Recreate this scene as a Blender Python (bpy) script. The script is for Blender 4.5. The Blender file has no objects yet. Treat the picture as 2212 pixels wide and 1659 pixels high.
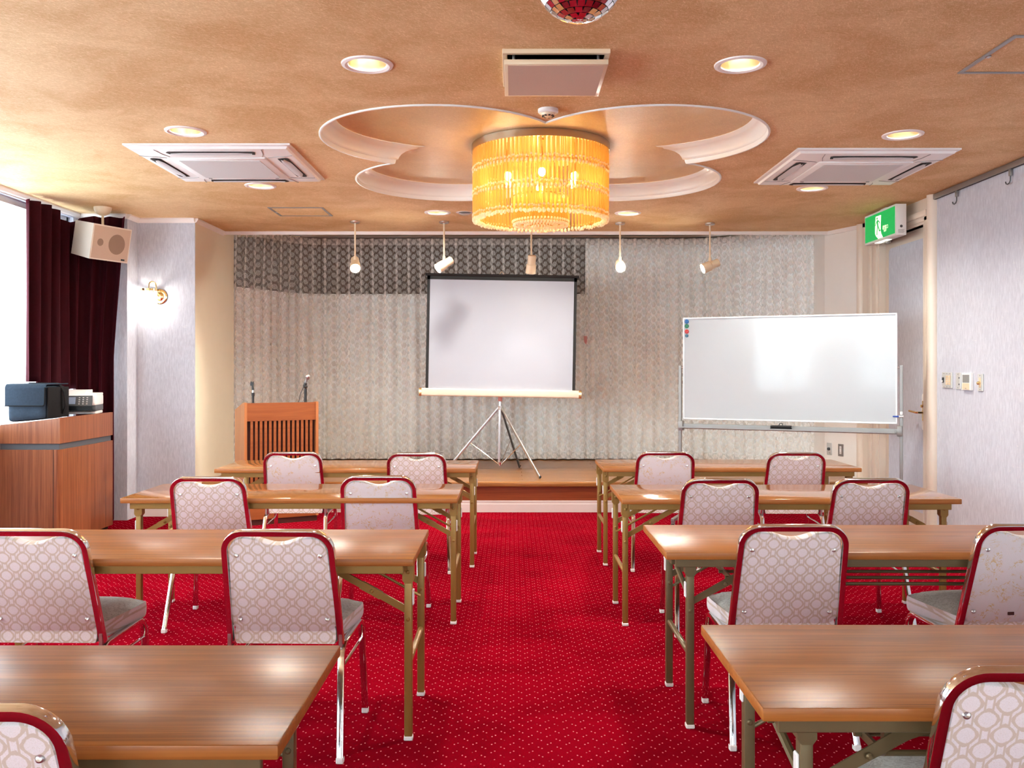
import bpy, bmesh, math, random
from mathutils import Vector, Matrix
random.seed(7)
S = bpy.context.scene
COL = S.collection
PI = math.pi
R = math.radians

# ------------------------------------------------------------------ camera, world, light, exposure
FPX = 1945.0
cam_d = bpy.data.cameras.new('camera'); cam = bpy.data.objects.new('camera', cam_d); COL.objects.link(cam)
cam.location = (0, 0, 1.389); cam.rotation_euler = (R(90), 0, 0)
cam_d.sensor_fit = 'HORIZONTAL'; cam_d.sensor_width = 36.0
cam_d.lens = FPX / 2212.0 * 36.0
cam_d.shift_y = -32.5 / 2212.0
cam_d.clip_start = 0.05; cam_d.clip_end = 200
S.camera = cam
vs = S.view_settings
vs.view_transform = 'Standard'; vs.look = 'None'; vs.gamma = 1.0; vs.use_curve_mapping = False
vs.exposure = 0.84
try:
    S.cycles.use_denoising = True
    S.cycles.transparent_max_bounces = 10
    S.cycles.max_bounces = 6
    S.cycles.use_adaptive_sampling = True
    S.cycles.adaptive_threshold = 0.2
    S.cycles.adaptive_min_samples = 12
    S.cycles.glossy_bounces = 3
    S.cycles.transmission_bounces = 3
    S.cycles.diffuse_bounces = 4
    S.cycles.caustics_reflective = False
    S.cycles.caustics_refractive = False
    S.cycles.sample_clamp_indirect = 6.0
except Exception:
    pass

world = bpy.data.worlds.new('world'); S.world = world
world.use_nodes = True
wb = world.node_tree.nodes['Background']
wb.inputs[0].default_value = (0.80, 0.90, 1.0, 1); wb.inputs[1].default_value = 3.0

def kelvin(warm):
    return {'day': (0.77, 0.95, 1.0), 'warm': (1.0, 0.95, 0.85), 'gold': (1.0, 0.74, 0.36)}[warm]

def area(name, loc, rot, sx, sy, power, col='day'):
    l = bpy.data.lights.new(name, 'AREA'); l.shape = 'RECTANGLE'; l.size = sx; l.size_y = sy
    l.energy = power; l.color = kelvin(col)
    o = bpy.data.objects.new(name, l); COL.objects.link(o); o.location = loc; o.rotation_euler = rot
    return o

WIN_Z0, WIN_Z1 = 0.90, 2.76
LEFT_WINDOWS = [(4.7, 8.15), (1.0, 3.9), (-4.4, -1.6)]
BACK_WINDOWS = [(-3.4, -0.8), (0.6, 3.0)]
BACK_Y = -4.6
DAY = {4.7: 8.0, 1.0: 15.0, -4.4: 20.0, -3.4: 13.0, 0.6: 13.0}     # watts per square metre, by window
for (a, b) in LEFT_WINDOWS:      # daylight outside each window of the left wall
    area('daylight', (-4.35, (a + b) / 2, (WIN_Z0 + WIN_Z1) / 2), (0, R(-90), 0), WIN_Z1 - WIN_Z0, b - a, DAY[a] * (b - a) * 1.86)
for (a, b) in BACK_WINDOWS:      # and of the wall behind the camera
    area('daylight', ((a + b) / 2, BACK_Y - 0.35, (WIN_Z0 + WIN_Z1) / 2), (R(90), 0, 0), b - a, WIN_Z1 - WIN_Z0, DAY[a] * (b - a) * 1.86)

DOWN_W, CHAND_W, SPOT_FILL_W, SCONCE_W = 74.0, 2.8, 3.5, 4.0

# ------------------------------------------------------------------ helpers: colour and node graphs
def lin(c):
    c = c / 255.0
    return c / 12.92 if c <= 0.04045 else ((c + 0.055) / 1.055) ** 2.4
def C(r, g, b):
    return (lin(r), lin(g), lin(b), 1.0)

class V:
    def __init__(s, g, k): s.g = g; s.k = k
    def __add__(s, o): return s.g.m('ADD', s, o)
    __radd__ = __add__
    def __sub__(s, o): return s.g.m('SUBTRACT', s, o)
    def __rsub__(s, o): return s.g.m('SUBTRACT', o, s)
    def __mul__(s, o): return s.g.m('MULTIPLY', s, o)
    __rmul__ = __mul__
    def __truediv__(s, o): return s.g.m('DIVIDE', s, o)

class G:
    """a small wrapper round one material's node tree"""
    def __init__(s, name):
        s.mat = bpy.data.materials.new(name); s.mat.use_nodes = True
        s.t = s.mat.node_tree; s.n = s.t.nodes; s.l = s.t.links
        s.bsdf = s.n['Principled BSDF']; s.out = s.n['Material Output']
        s._xyz = None
    def put(s, sock, v):
        if isinstance(v, V): s.l.new(v.k, sock)
        else: sock.default_value = v
    def m(s, op, a, b=None, c=None, clamp=False):
        n = s.n.new('ShaderNodeMath'); n.operation = op; n.use_clamp = clamp
        for i, v in enumerate((a, b, c)):
            if v is not None: s.put(n.inputs[i], v)
        return V(s, n.outputs[0])
    def xyz(s):
        if s._xyz is None:
            tc = s.n.new('ShaderNodeTexCoord'); sp = s.n.new('ShaderNodeSeparateXYZ')
            s.l.new(tc.outputs['Object'], sp.inputs[0]); s._xyz = tuple(V(s, sp.outputs[i]) for i in range(3))
        return s._xyz
    def vec(s, x, y, z):
        n = s.n.new('ShaderNodeCombineXYZ')
        for i, v in enumerate((x, y, z)): s.put(n.inputs[i], v)
        return V(s, n.outputs[0])
    def noise(s, vec, scale=1.0, detail=3.0, rough=0.55, dist=0.0):
        n = s.n.new('ShaderNodeTexNoise'); s.l.new(vec.k, n.inputs['Vector'])
        n.inputs['Scale'].default_value = scale; n.inputs['Detail'].default_value = detail
        n.inputs['Roughness'].default_value = rough; n.inputs['Distortion'].default_value = dist
        return V(s, n.outputs['Fac'])
    def voronoi(s, vec, scale=1.0, feature='F1'):
        n = s.n.new('ShaderNodeTexVoronoi'); n.feature = feature; s.l.new(vec.k, n.inputs['Vector'])
        n.inputs['Scale'].default_value = scale
        return V(s, n.outputs['Distance'])
    def sm(s, v, a, b):
        n = s.n.new('ShaderNodeMapRange'); n.interpolation_type = 'SMOOTHSTEP'
        s.put(n.inputs['Value'], v); n.inputs['From Min'].default_value = a; n.inputs['From Max'].default_value = b
        return V(s, n.outputs['Result'])
    def mix(s, f, a, b):
        n = s.n.new('ShaderNodeMix'); n.data_type = 'RGBA'
        s.put(n.inputs[0], f); s.put(n.inputs[6], a); s.put(n.inputs[7], b)
        return V(s, n.outputs[2])
    def bump(s, h, strength=0.3, dist=0.01):
        n = s.n.new('ShaderNodeBump'); n.inputs['Strength'].default_value = strength; n.inputs['Distance'].default_value = dist
        s.l.new(h.k, n.inputs['Height']); s.l.new(n.outputs[0], s.bsdf.inputs['Normal'])
    def set(s, **kw):
        for k, v in kw.items(): s.put(s.bsdf.inputs[k.replace('_', ' ')], v)
        return s

M = {}
def plain(name, col, rough=0.5, metal=0.0, spec=0.5, **kw):
    g = G(name); g.set(Base_Color=col, Roughness=rough, Metallic=metal); g.bsdf.inputs['Specular IOR Level'].default_value = spec
    for k, v in kw.items(): g.put(g.bsdf.inputs[k.replace('_', ' ')], v)
    M[name] = g.mat; return g.mat
def emit(name, col, strength):
    g = G(name); g.set(Base_Color=(0, 0, 0, 1)); g.put(g.bsdf.inputs['Emission Color'], col); g.put(g.bsdf.inputs['Emission Strength'], strength)
    M[name] = g.mat; return g.mat
def soft(name, col, rough=0.6, var=0.08, scale=30, spec=0.4, metal=0.0, bump=0.0):
    """plain colour with a little procedural unevenness"""
    g = G(name); x, y, z = g.xyz(); nz = g.noise(g.vec(x, y, z), scale, 4)
    d = tuple(c * (1 - var) for c in col[:3]) + (1,); u = tuple(min(1, c * (1 + var)) for c in col[:3]) + (1,)
    g.set(Base_Color=g.mix(nz, d, u), Roughness=rough, Metallic=metal); g.bsdf.inputs['Specular IOR Level'].default_value = spec
    if bump: g.bump(nz, bump, 0.003)
    M[name] = g.mat; return g.mat

# ---- surfaces of the room
def m_ceiling(name, gold=False):
    g = G(name); x, y, z = g.xyz()
    blot = g.noise(g.vec(x * 1.3, y * 1.3, z), 1.6, 4, 0.6, 0.5)
    f1 = g.noise(g.vec(x * 34.0 + y * 12.0, y * 150.0 - x * 40.0, z), 1.0, 5, 0.65, 1.2)
    f2 = g.noise(g.vec(x * 140.0 - y * 60.0, y * 36.0 + x * 20.0, z + 3.0), 1.0, 5, 0.65, 1.2)
    fib = g.sm(g.m('MAXIMUM', f1, f2), 0.48, 0.72)
    t = g.m('ADD', g.sm(blot, 0.32, 0.68) * 0.42, fib * 0.74, clamp=True)
    if gold:
        g.set(Base_Color=g.mix(t, C(206, 168, 104), C(236, 204, 140)), Roughness=0.38)
        g.bsdf.inputs['Specular IOR Level'].default_value = 0.9
    else:
        g.set(Base_Color=g.mix(t, C(202, 158, 104), C(246, 216, 170)), Roughness=0.7)
        g.bsdf.inputs['Specular IOR Level'].default_value = 0.3
    g.bump(fib, 0.25, 0.002)
    M[name] = g.mat
m_ceiling('ceiling_paper'); m_ceiling('recess_paper', True)

def m_wallpaper(name, ca, cb, cc):
    g = G(name); x, y, z = g.xyz(); h = x * 0.8 + y * 0.8
    blot = g.noise(g.vec(x, y, z), 2.2, 4, 0.6)
    fv = g.noise(g.vec(h * 95.0, 0.0, z * 12.0), 1.0, 5, 0.7, 0.6)
    fh = g.noise(g.vec(h * 26.0, 4.0, z * 70.0), 1.0, 5, 0.7, 0.9)
    t = g.m('ADD', blot * 0.45, g.sm(fv, 0.36, 0.66) * 0.55, clamp=True)
    c = g.mix(t, ca, cb)
    c = g.mix(g.sm(fh, 0.60, 0.72) * 0.6, c, cc)
    g.set(Base_Color=c, Roughness=0.65); g.bsdf.inputs['Specular IOR Level'].default_value = 0.3
    g.bump(fv, 0.15, 0.002)
    M[name] = g.mat
m_wallpaper('wallpaper', C(178, 180, 193), C(209, 212, 222), C(221, 221, 219))

def m_carpet():
    g = G('carpet'); x, y, z = g.xyz()
    a, b = 0.069, 0.071
    wob = g.noise(g.vec(x * 24.0, y * 24.0, z), 1.0, 2)
    dots = None
    for ox, oy in ((-.0063, -.006), (.0063, .006), (.0345 - .0063, .0355 + .006), (.0345 + .0063, .0355 - .006)):
        fx = (g.m('FRACT', x / a + (0.5 - ox / a)) - 0.5) * a
        fy = (g.m('FRACT', y / b + (0.5 - oy / b)) - 0.5) * b
        d = g.m('SQRT', fx * fx * 1.6 + fy * fy * 0.75)
        k = 1.0 - g.sm(d, 0.0024, 0.0046)
        dots = k if dots is None else g.m('MAXIMUM', dots, k)
    dot = dots
    tuft = g.noise(g.vec(x, y, z), 420.0, 2, 0.6)
    wear = g.noise(g.vec(x, y * 1.4, z), 1.7, 5, 0.62, 0.6)
    t = g.m('ADD', g.sm(tuft, 0.3, 0.7) * 0.55, g.sm(wear, 0.32, 0.68) * 0.45, clamp=True)
    base = g.mix(t, C(106, 3, 17), C(150, 7, 30))
    base = g.mix(dot * g.sm(wob, 0.28, 0.5), base, C(222, 118, 126))
    g.set(Base_Color=base, Roughness=1.0)
    g.bsdf.inputs['Specular IOR Level'].default_value = 0.0
    g.bump(tuft, 0.5, 0.004)
    M['carpet'] = g.mat
m_carpet()

def m_wood(name, ca, cb, cc, axis='x', freq=60.0, rough=0.35, spec=0.5, fine=1.0):
    g = G(name); x, y, z = g.xyz()
    k = 1.3
    if axis == 'x': v1 = g.vec(x * k, y * freq, z * freq); v2 = g.vec(x * k * 4, y * freq * 4, z * freq * 4)
    elif axis == 'y': v1 = g.vec(x * freq, y * k, z * freq); v2 = g.vec(x * freq * 4, y * k * 4, z * freq * 4)
    else: v1 = g.vec(x * freq, y * freq, z * k); v2 = g.vec(x * freq * 4, y * freq * 4, z * k * 4)
    n1 = g.noise(v1, 1.0, 4, 0.6, 0.8); n2 = g.noise(v2, 1.0, 3, 0.6)
    c = g.mix(g.sm(n1, 0.30, 0.70), ca, cb)
    c = g.mix(g.sm(n2, 0.52, 0.78) * 0.45 * fine, c, cc)
    g.set(Base_Color=c, Roughness=rough); g.bsdf.inputs['Specular IOR Level'].default_value = spec
    M[name] = g.mat
m_wood('table_laminate', C(118, 68, 24), C(154, 93, 36), C(80, 44, 16), 'x', 46.0, 0.30, 0.22, 1.5)
m_wood('table_gloss', C(132, 84, 44), C(158, 106, 60), C(98, 60, 32), 'x', 46.0, 0.10, 0.75, 1.0)
m_wood('table_edge', C(150, 88, 36), C(172, 106, 48), C(124, 68, 26), 'x', 60.0, 0.4, 0.4, 0.4)
m_wood('cabinet_wood', C(122, 68, 42), C(154, 94, 60), C(94, 50, 30), 'z', 48.0, 0.3, 0.5)
m_wood('lectern_wood', C(176, 108, 62), C(196, 128, 78), C(150, 86, 48), 'z', 30.0, 0.35, 0.5, 0.6)
m_wood('lectern_panel', C(146, 78, 40), C(166, 94, 50), C(120, 60, 30), 'x', 30.0, 0.35, 0.5, 0.6)
m_wood('stage_plank', C(142, 92, 46), C(178, 122, 66), C(104, 64, 32), 'x', 40.0, 0.28, 0.5)
m_wood('stage_riser', C(134, 62, 28), C(160, 80, 38), C(104, 46, 20), 'x', 40.0, 0.35, 0.5, 0.6)
plain('lectern_dark', C(70, 22, 10), 0.6)

soft('beige_wall', C(236, 224, 200), 0.45, 0.03, 6, 0.4)
soft('pale_wall', C(238, 234, 228), 0.4, 0.03, 6, 0.4)
soft('door_paint', C(226, 212, 196), 0.3, 0.03, 8, 0.5)
soft('white_trim', C(236, 228, 224), 0.35, 0.03, 10, 0.5)
soft('plaster_white', C(236, 238, 234), 0.3, 0.02, 10, 0.5)
soft('stage_dark', C(104, 92, 84), 0.9, 0.2, 3, 0.1)
soft('stage_ceiling_paint', C(190, 160, 124), 0.7, 0.06, 4, 0.2)
soft('white_plastic', C(236, 234, 232), 0.35, 0.02, 20, 0.5)
soft('grey_grille', C(205, 206, 206), 0.5, 0.05, 120, 0.4)
plain('black_plastic', C(22, 22, 24), 0.4)
plain('dark_slot', C(34, 30, 28), 0.7)
plain('void_black', C(10, 9, 9), 1.0, 0.0, 0.0)
soft('navy_fabric', C(46, 58, 72), 0.85, 0.25, 60, 0.2, 0, 0.3)
soft('black_fabric', C(24, 24, 27), 0.85, 0.25, 80, 0.2, 0, 0.3)
soft('grey_band', C(78, 82, 88), 0.5, 0.06, 20)
soft('olive_metal', C(154, 120, 60), 0.38, 0.05, 40, 0.5, 0.35)
soft('olive_dark', C(112, 96, 66), 0.4, 0.06, 40, 0.5, 0.35)
plain('chrome', (0.80, 0.79, 0.78, 1), 0.09, 1.0)
plain('steel', (0.62, 0.61, 0.60, 1), 0.3, 1.0)
plain('grey_metal', C(150, 148, 146), 0.4, 0.6)
plain('brass', (0.83, 0.60, 0.28, 1), 0.2, 1.0)
plain('bronze_ring', (0.50, 0.40, 0.28, 1), 0.25, 1.0)
plain('cream_plastic', C(226, 204, 172), 0.4)
plain('speaker_cream', C(228, 218, 206), 0.45)
soft('speaker_cloth', C(206, 184, 166), 0.8, 0.1, 300, 0.2)
soft('speaker_cone', C(156, 134, 118), 0.8, 0.1, 200, 0.2)
plain('screen_white', C(172, 176, 187), 0.75)
plain('screen_black', C(14, 12, 12), 0.6)
plain('screen_case', C(232, 212, 190), 0.4)
plain('board_white', C(194, 202, 207), 0.06, 0.0, 0.18)
plain('board_frame', C(228, 228, 230), 0.3, 0.3)
for nm, cc in (('magnet_blue', (20, 100, 170)), ('magnet_green', (10, 120, 80)), ('magnet_red', (200, 40, 40)), ('magnet_steelblue', (70, 120, 150))):
    plain(nm, C(*cc), 0.25)
plain('marker_blue', C(30, 70, 160), 0.35)
plain('lcd', C(150, 165, 190), 0.2)
plain('lcd_grey', C(140, 140, 138), 0.25)
plain('panel_grey', C(74, 78, 82), 0.35)
plain('switch_steel', C(206, 208, 206), 0.35, 0.3)
plain('ivory', C(232, 206, 168), 0.35)
plain('copper_print', C(190, 120, 110), 0.5)

def m_fabric(name, kind):
    g = G(name); x, y, z = g.xyz()
    weave = g.noise(g.vec(x, y, z), 900.0, 2, 0.6)
    rag = g.noise(g.vec(x, y, z), 170.0, 3, 0.6)
    if kind == 'diamond':
        px, pz = 0.072, 0.068
        cx_ = g.m('COSINE', x * (2 * PI / px)); cz_ = g.m('COSINE', z * (2 * PI / pz))
        af = g.m('ABSOLUTE', cx_ + cz_ + (rag - 0.5) * 0.5); ac_ = g.m('ABSOLUTE', cx_)
        med = g.sm(af, 0.92, 1.08)
        bar = (1.0 - g.sm(af, 0.30, 0.42)) * (1.0 - g.sm(ac_, 0.58, 0.68))
        cross = (1.0 - g.sm(af, 0.22, 0.32)) * g.sm(ac_, 0.84, 0.9)
        light = g.m('MAXIMUM', g.m('MAXIMUM', med, bar), cross)
        speck = g.noise(g.vec(x, y, z), 420.0, 2, 0.5)
        t = 1.0 - light * (1.0 - g.sm(speck, 0.52, 0.7) * 0.35)
        ca, cb = C(240, 230, 232), C(216, 197, 183)
    elif kind == 'floral':
        w = g.noise(g.vec(x, y, z), 26.0, 2, 0.5, 2.4)
        q = g.noise(g.vec(x, y + 2.0, z), 14.0, 2, 0.5, 1.2)
        vein = 1.0 - g.sm(g.m('ABSOLUTE', w - 0.5), 0.012, 0.05)
        t = vein * g.sm(q, 0.45, 0.6)
        ca, cb = C(234, 227, 228), C(222, 192, 140)
    else:
        w = g.noise(g.vec(x, y, z), 40.0, 3, 0.6, 2.0)
        t = g.sm(g.m('ABSOLUTE', w - 0.5), 0.02, 0.1)
        ca, cb = C(228, 226, 218), C(204, 200, 190)  # seat tops: reflected light on the chair fabric put into a greyer colour
    col = g.mix(t, ca, cb)
    dirt = g.noise(g.vec(x, y, z), 6.0, 4, 0.6)
    col = g.mix(g.sm(dirt, 0.6, 0.85) * 0.25, col, C(170, 150, 130))
    col = g.mix(g.sm(weave, 0.35, 0.65) * 0.12, col, C(120, 100, 90))
    g.set(Base_Color=col, Roughness=0.85, Sheen_Weight=0.1); g.bsdf.inputs['Specular IOR Level'].default_value = 0.15
    g.bump(weave, 0.25, 0.001)
    M[name] = g.mat
m_fabric('fabric_diamond', 'diamond'); m_fabric('fabric_floral', 'floral'); m_fabric('fabric_seat_sheen', 'seat')

def m_velvet():
    g = G('red_velvet'); x, y, z = g.xyz()
    n1 = g.noise(g.vec(x, y, z * 0.3), 14.0, 4)
    g.set(Base_Color=g.mix(n1, C(34, 3, 11), C(60, 6, 20)), Roughness=0.85, Sheen_Weight=0.35, Sheen_Roughness=0.4)
    g.put(g.bsdf.inputs['Sheen Tint'], C(190, 60, 90)); g.bsdf.inputs['Specular IOR Level'].default_value = 0.15
    M['red_velvet'] = g.mat
m_velvet()

def m_lace():
    """woven lace: dense threads with open mesh between them; UV u runs along the cloth, v is height in metres"""
    g = G('lace')
    uv = g.n.new('ShaderNodeUVMap'); uv.uv_map = 'cloth'
    sp = g.n.new('ShaderNodeSeparateXYZ'); g.l.new(uv.outputs[0], sp.inputs[0])
    u, v = V(g, sp.outputs[0]), V(g, sp.outputs[1])
    p, q = 0.056, 0.088
    # staggered rosettes
    col = g.m('FLOOR', u / p)
    fu = g.m('FRACT', u / p) - 0.5
    fv = g.m('FRACT', v / q + g.m('MODULO', col, 2.0) * 0.5) - 0.5
    r = g.m('SQRT', (fu * p) * (fu * p) * 1.2 + (fv * q) * (fv * q) * 0.55)
    rose = 1.0 - g.sm(r, 0.017, 0.023)
    ring = (1.0 - g.sm(g.m('ABSOLUTE', r - 0.020), 0.001, 0.004))
    th = g.noise(g.vec(u, v, 0.0), 150.0, 3, 0.6)
    zig = g.m('ABSOLUTE', g.m('FRACT', u / p * 1.0 + g.m('SINE', v * (2 * PI / q)) * 0.16 + 0.5) - 0.5)
    vine = 1.0 - g.sm(zig, 0.04, 0.085)
    solid = g.m('MAXIMUM', g.m('MAXIMUM', rose * g.sm(th, 0.36, 0.52), ring), vine * g.sm(th, 0.34, 0.5))
    head = g.sm(v, 2.862, 2.868)             # doubled heading tape
    hem = 1.0 - g.sm(v, 0.392, 0.398)        # doubled hem
    pf_ = g.m('ABSOLUTE', g.m('FRACT', u / 0.142) - 0.5)     # stitched pleats: the cloth lies double there
    pleat = (1.0 - g.sm(pf_, 0.06, 0.13)) * (g.sm(v, 0.3, 2.9) * 0.6 + 0.4)
    dens = g.m('ADD', solid * 0.36 + 0.11, (head + hem) * 0.25 + pleat * 0.30, clamp=True)
    g.set(Base_Color=g.mix(solid, C(244, 240, 233), C(250, 247, 242)), Roughness=0.9); g.bsdf.inputs['Specular IOR Level'].default_value = 0.1
    tr = g.n.new('ShaderNodeBsdfTransparent'); mx = g.n.new('ShaderNodeMixShader')
    tl = g.n.new('ShaderNodeBsdfTranslucent'); tl.inputs[0].default_value = C(246, 242, 236); mb_ = g.n.new('ShaderNodeMixShader'); mb_.inputs[0].default_value = 0.06
    g.l.new(g.bsdf.outputs[0], mb_.inputs[1]); g.l.new(tl.outputs[0], mb_.inputs[2])
    g.put(mx.inputs[0], dens); g.l.new(tr.outputs[0], mx.inputs[1]); g.l.new(mb_.outputs[0], mx.inputs[2])
    g.l.new(mx.outputs[0], g.out.inputs['Surface'])
    M['lace'] = g.mat
m_lace()
soft('lining', C(246, 249, 248), 0.9, 0.04, 5, 0.1)

def m_glassy(name, tint, body, fac, rough=0.08):
    g = G(name)
    g.set(Base_Color=body, Roughness=rough)
    tl = g.n.new('ShaderNodeBsdfTranslucent'); tl.inputs[0].default_value = body
    tr = g.n.new('ShaderNodeBsdfTransparent'); tr.inputs[0].default_value = tint
    a = g.n.new('ShaderNodeMixShader'); a.inputs[0].default_value = 0.5
    g.l.new(g.bsdf.outputs[0], a.inputs[1]); g.l.new(tl.outputs[0], a.inputs[2])
    b = g.n.new('ShaderNodeMixShader'); b.inputs[0].default_value = fac
    g.l.new(tr.outputs[0], b.inputs[1]); g.l.new(a.outputs[0], b.inputs[2])
    g.l.new(b.outputs[0], g.out.inputs['Surface']); M[name] = g.mat
m_glassy('amber_glass', (1.0, 0.88, 0.60, 1), (0.82, 0.58, 0.24, 1), 0.40)
m_glassy('bead_glass', (1.0, 0.95, 0.85, 1), (1.0, 0.92, 0.78, 1), 0.7, 0.04)
m_glassy('clear_glass', (0.97, 0.97, 0.97, 1), (0.9, 0.9, 0.9, 1), 0.25, 0.03)
def m_pane():
    g = G('window_pane')
    gl = g.n.new('ShaderNodeBsdfGlossy'); gl.inputs['Roughness'].default_value = 0.02
    tr = g.n.new('ShaderNodeBsdfTransparent'); b = g.n.new('ShaderNodeMixShader'); b.inputs[0].default_value = 0.05
    g.l.new(tr.outputs[0], b.inputs[1]); g.l.new(gl.outputs[0], b.inputs[2]); g.l.new(b.outputs[0], g.out.inputs['Surface'])
    M['window_pane'] = g.mat
m_pane()
emit('lamp_glow', (1.0, 0.84, 0.56, 1), 3.0)
emit('spot_glow', (1.0, 0.82, 0.52, 1), 30.0)
emit('bulb_glow', (1.0, 0.78, 0.42, 1), 24.0)
emit('sconce_glow', (1.0, 0.84, 0.6, 1), 40.0)
emit('exit_green', (0.0, 0.36, 0.07, 1), 0.75)
emit('exit_white', (0.82, 1.0, 0.55, 1), 1.15)
emit('exit_lamp', (1.0, 0.95, 0.75, 1), 1.6)
plain('reflector_gold', (0.95, 0.80, 0.55, 1), 0.3, 0.85)
plain('mirror_tile', (0.86, 0.86, 0.88, 1), 0.12, 1.0)

# ------------------------------------------------------------------ helpers: meshes
class B:
    def __init__(s): s.bm = bmesh.new()
    def box(s, x0, x1, y0, y1, z0, z1, bev=0.0, seg=2, mi=0):
        r = bmesh.ops.create_cube(s.bm, size=1.0)
        vsx = r['verts']
        for v in vsx:
            v.co = Vector((x0 + (v.co.x + .5) * (x1 - x0), y0 + (v.co.y + .5) * (y1 - y0), z0 + (v.co.z + .5) * (z1 - z0)))
        fs = {f for v in vsx for f in v.link_faces}
        for f in fs: f.material_index = mi
        if bev > 0:
            es = list({e for v in vsx for e in v.link_edges})
            bmesh.ops.bevel(s.bm, geom=es, offset=bev, segments=seg, affect='EDGES', profile=0.5)
        return s
    def cyl(s, p0, p1, r0, r1=None, n=12, cap=True):
        p0 = Vector(p0); p1 = Vector(p1); r1 = r0 if r1 is None else r1
        t = (p1 - p0).normalized(); a = t.orthogonal().normalized(); b = t.cross(a)
        A = []; Bv = []
        for i in range(n):
            an = 2 * PI * i / n; d = a * math.cos(an) + b * math.sin(an)
            A.append(s.bm.verts.new(p0 + d * r0)); Bv.append(s.bm.verts.new(p1 + d * r1))
        for i in range(n):
            j = (i + 1) % n; s.bm.faces.new((A[i], A[j], Bv[j], Bv[i]))
        if cap:
            s.bm.faces.new(A[::-1]); s.bm.faces.new(Bv)
        return s
    def sweep(s, path, prof, ref=(0, 0, 1), closed=False, cap=True):
        path = [Vector(p) for p in path]; ref = Vector(ref); n = len(path); rings = []
        for i, p in enumerate(path):
            if closed: t = path[(i + 1) % n] - path[i - 1]
            elif i == 0: t = path[1] - path[0]
            elif i == n - 1: t = path[-1] - path[-2]
            else: t = (path[i + 1] - p).normalized() + (p - path[i - 1]).normalized()
            t.normalize(); u = ref - t * ref.dot(t)
            if u.length < 1e-4: u = t.orthogonal()
            u.normalize(); w = t.cross(u)
            rings.append([s.bm.verts.new(p + u * a + w * b) for a, b in prof])
        m = len(prof); rng = range(n) if closed else range(n - 1)
        for i in rng:
            k = (i + 1) % n
            for j in range(m):
                l = (j + 1) % m; s.bm.faces.new((rings[i][j], rings[i][l], rings[k][l], rings[k][j]))
        if cap and not closed:
            s.bm.faces.new(rings[0][::-1]); s.bm.faces.new(rings[-1])
        return s
    def lathe(s, prof, c=(0, 0, 0), n=24, axis='z'):
        rings = []
        for r, h in prof:
            ring = []
            for i in range(n):
                a = 2 * PI * i / n; x, y = r * math.cos(a), r * math.sin(a)
                p = (x, y, h) if axis == 'z' else ((x, h, y) if axis == 'y' else (h, x, y))
                ring.append(s.bm.verts.new(Vector(c) + Vector(p)))
            rings.append(ring)
        for i in range(len(rings) - 1):
            for j in range(n):
                l = (j + 1) % n
                s.bm.faces.new((rings[i][j], rings[i][l], rings[i + 1][l], rings[i + 1][j]))
        if prof[0][0] > 1e-6: s.bm.faces.new(rings[0][::-1])
        if prof[-1][0] > 1e-6: s.bm.faces.new(rings[-1])
        return s
    def prism(s, pts, d, mi=0):
        """polygon (3D points) extruded by vector d"""
        d = Vector(d); A = [s.bm.verts.new(Vector(p)) for p in pts]; Bv = [s.bm.verts.new(Vector(p) + d) for p in pts]
        n = len(pts); s.bm.faces.new(A[::-1]); s.bm.faces.new(Bv)
        for i in range(n):
            j = (i + 1) % n; s.bm.faces.new((A[i], A[j], Bv[j], Bv[i]))
        return s
    def ball(s, c, r, sub=2, sc=(1, 1, 1)):
        q = bmesh.ops.create_icosphere(s.bm, subdivisions=sub, radius=r)
        for v in q['verts']: v.co = Vector((v.co.x * sc[0], v.co.y * sc[1], v.co.z * sc[2])) + Vector(c)
        return s
    def quad(s, a, b, c, d):
        s.bm.faces.new([s.bm.verts.new(Vector(p)) for p in (a, b, c, d)]); return s
    def xf(s, mat):
        bmesh.ops.transform(s.bm, matrix=mat, verts=s.bm.verts); return s

def rect(w, h, r=0.0, n=3):
    if r <= 0: return [(-w, -h), (w, -h), (w, h), (-w, h)]
    out = []
    for cx_, cy_, a0 in ((w - r, -h + r, -90), (w - r, h - r, 0), (-w + r, h - r, 90), (-w + r, -h + r, 180)):
        for i in range(n + 1):
            a = R(a0 + 90 * i / n); out.append((cx_ + r * math.cos(a), cy_ + r * math.sin(a)))
    return out
def circ(r, n=10): return [(r * math.cos(2 * PI * i / n), r * math.sin(2 * PI * i / n)) for i in range(n)]
def fillet(pts, r, n=6):
    pts = [Vector(p) for p in pts]; out = [pts[0]]
    for i in range(1, len(pts) - 1):
        p, a, b = pts[i], pts[i - 1], pts[i + 1]
        ri = r[i - 1] if isinstance(r, (list, tuple)) else r
        da = (a - p).normalized(); db = (b - p).normalized()
        th = da.angle(db); d = min(ri / math.tan(th / 2), (a - p).length * .49, (b - p).length * .49); rr = d * math.tan(th / 2)
        ce = p + (da + db).normalized() * (rr / math.sin(th / 2))
        s0 = p + da * d - ce; s1 = p + db * d - ce; an = s0.angle(s1)
        ax = s0.cross(s1).normalized() if s0.cross(s1).length > 1e-9 else Vector((0, 0, 1))
        for k in range(n + 1):
            out.append(ce + Matrix.Rotation(an * k / n, 3, ax) @ s0)
    out.append(pts[-1]); return out

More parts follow.
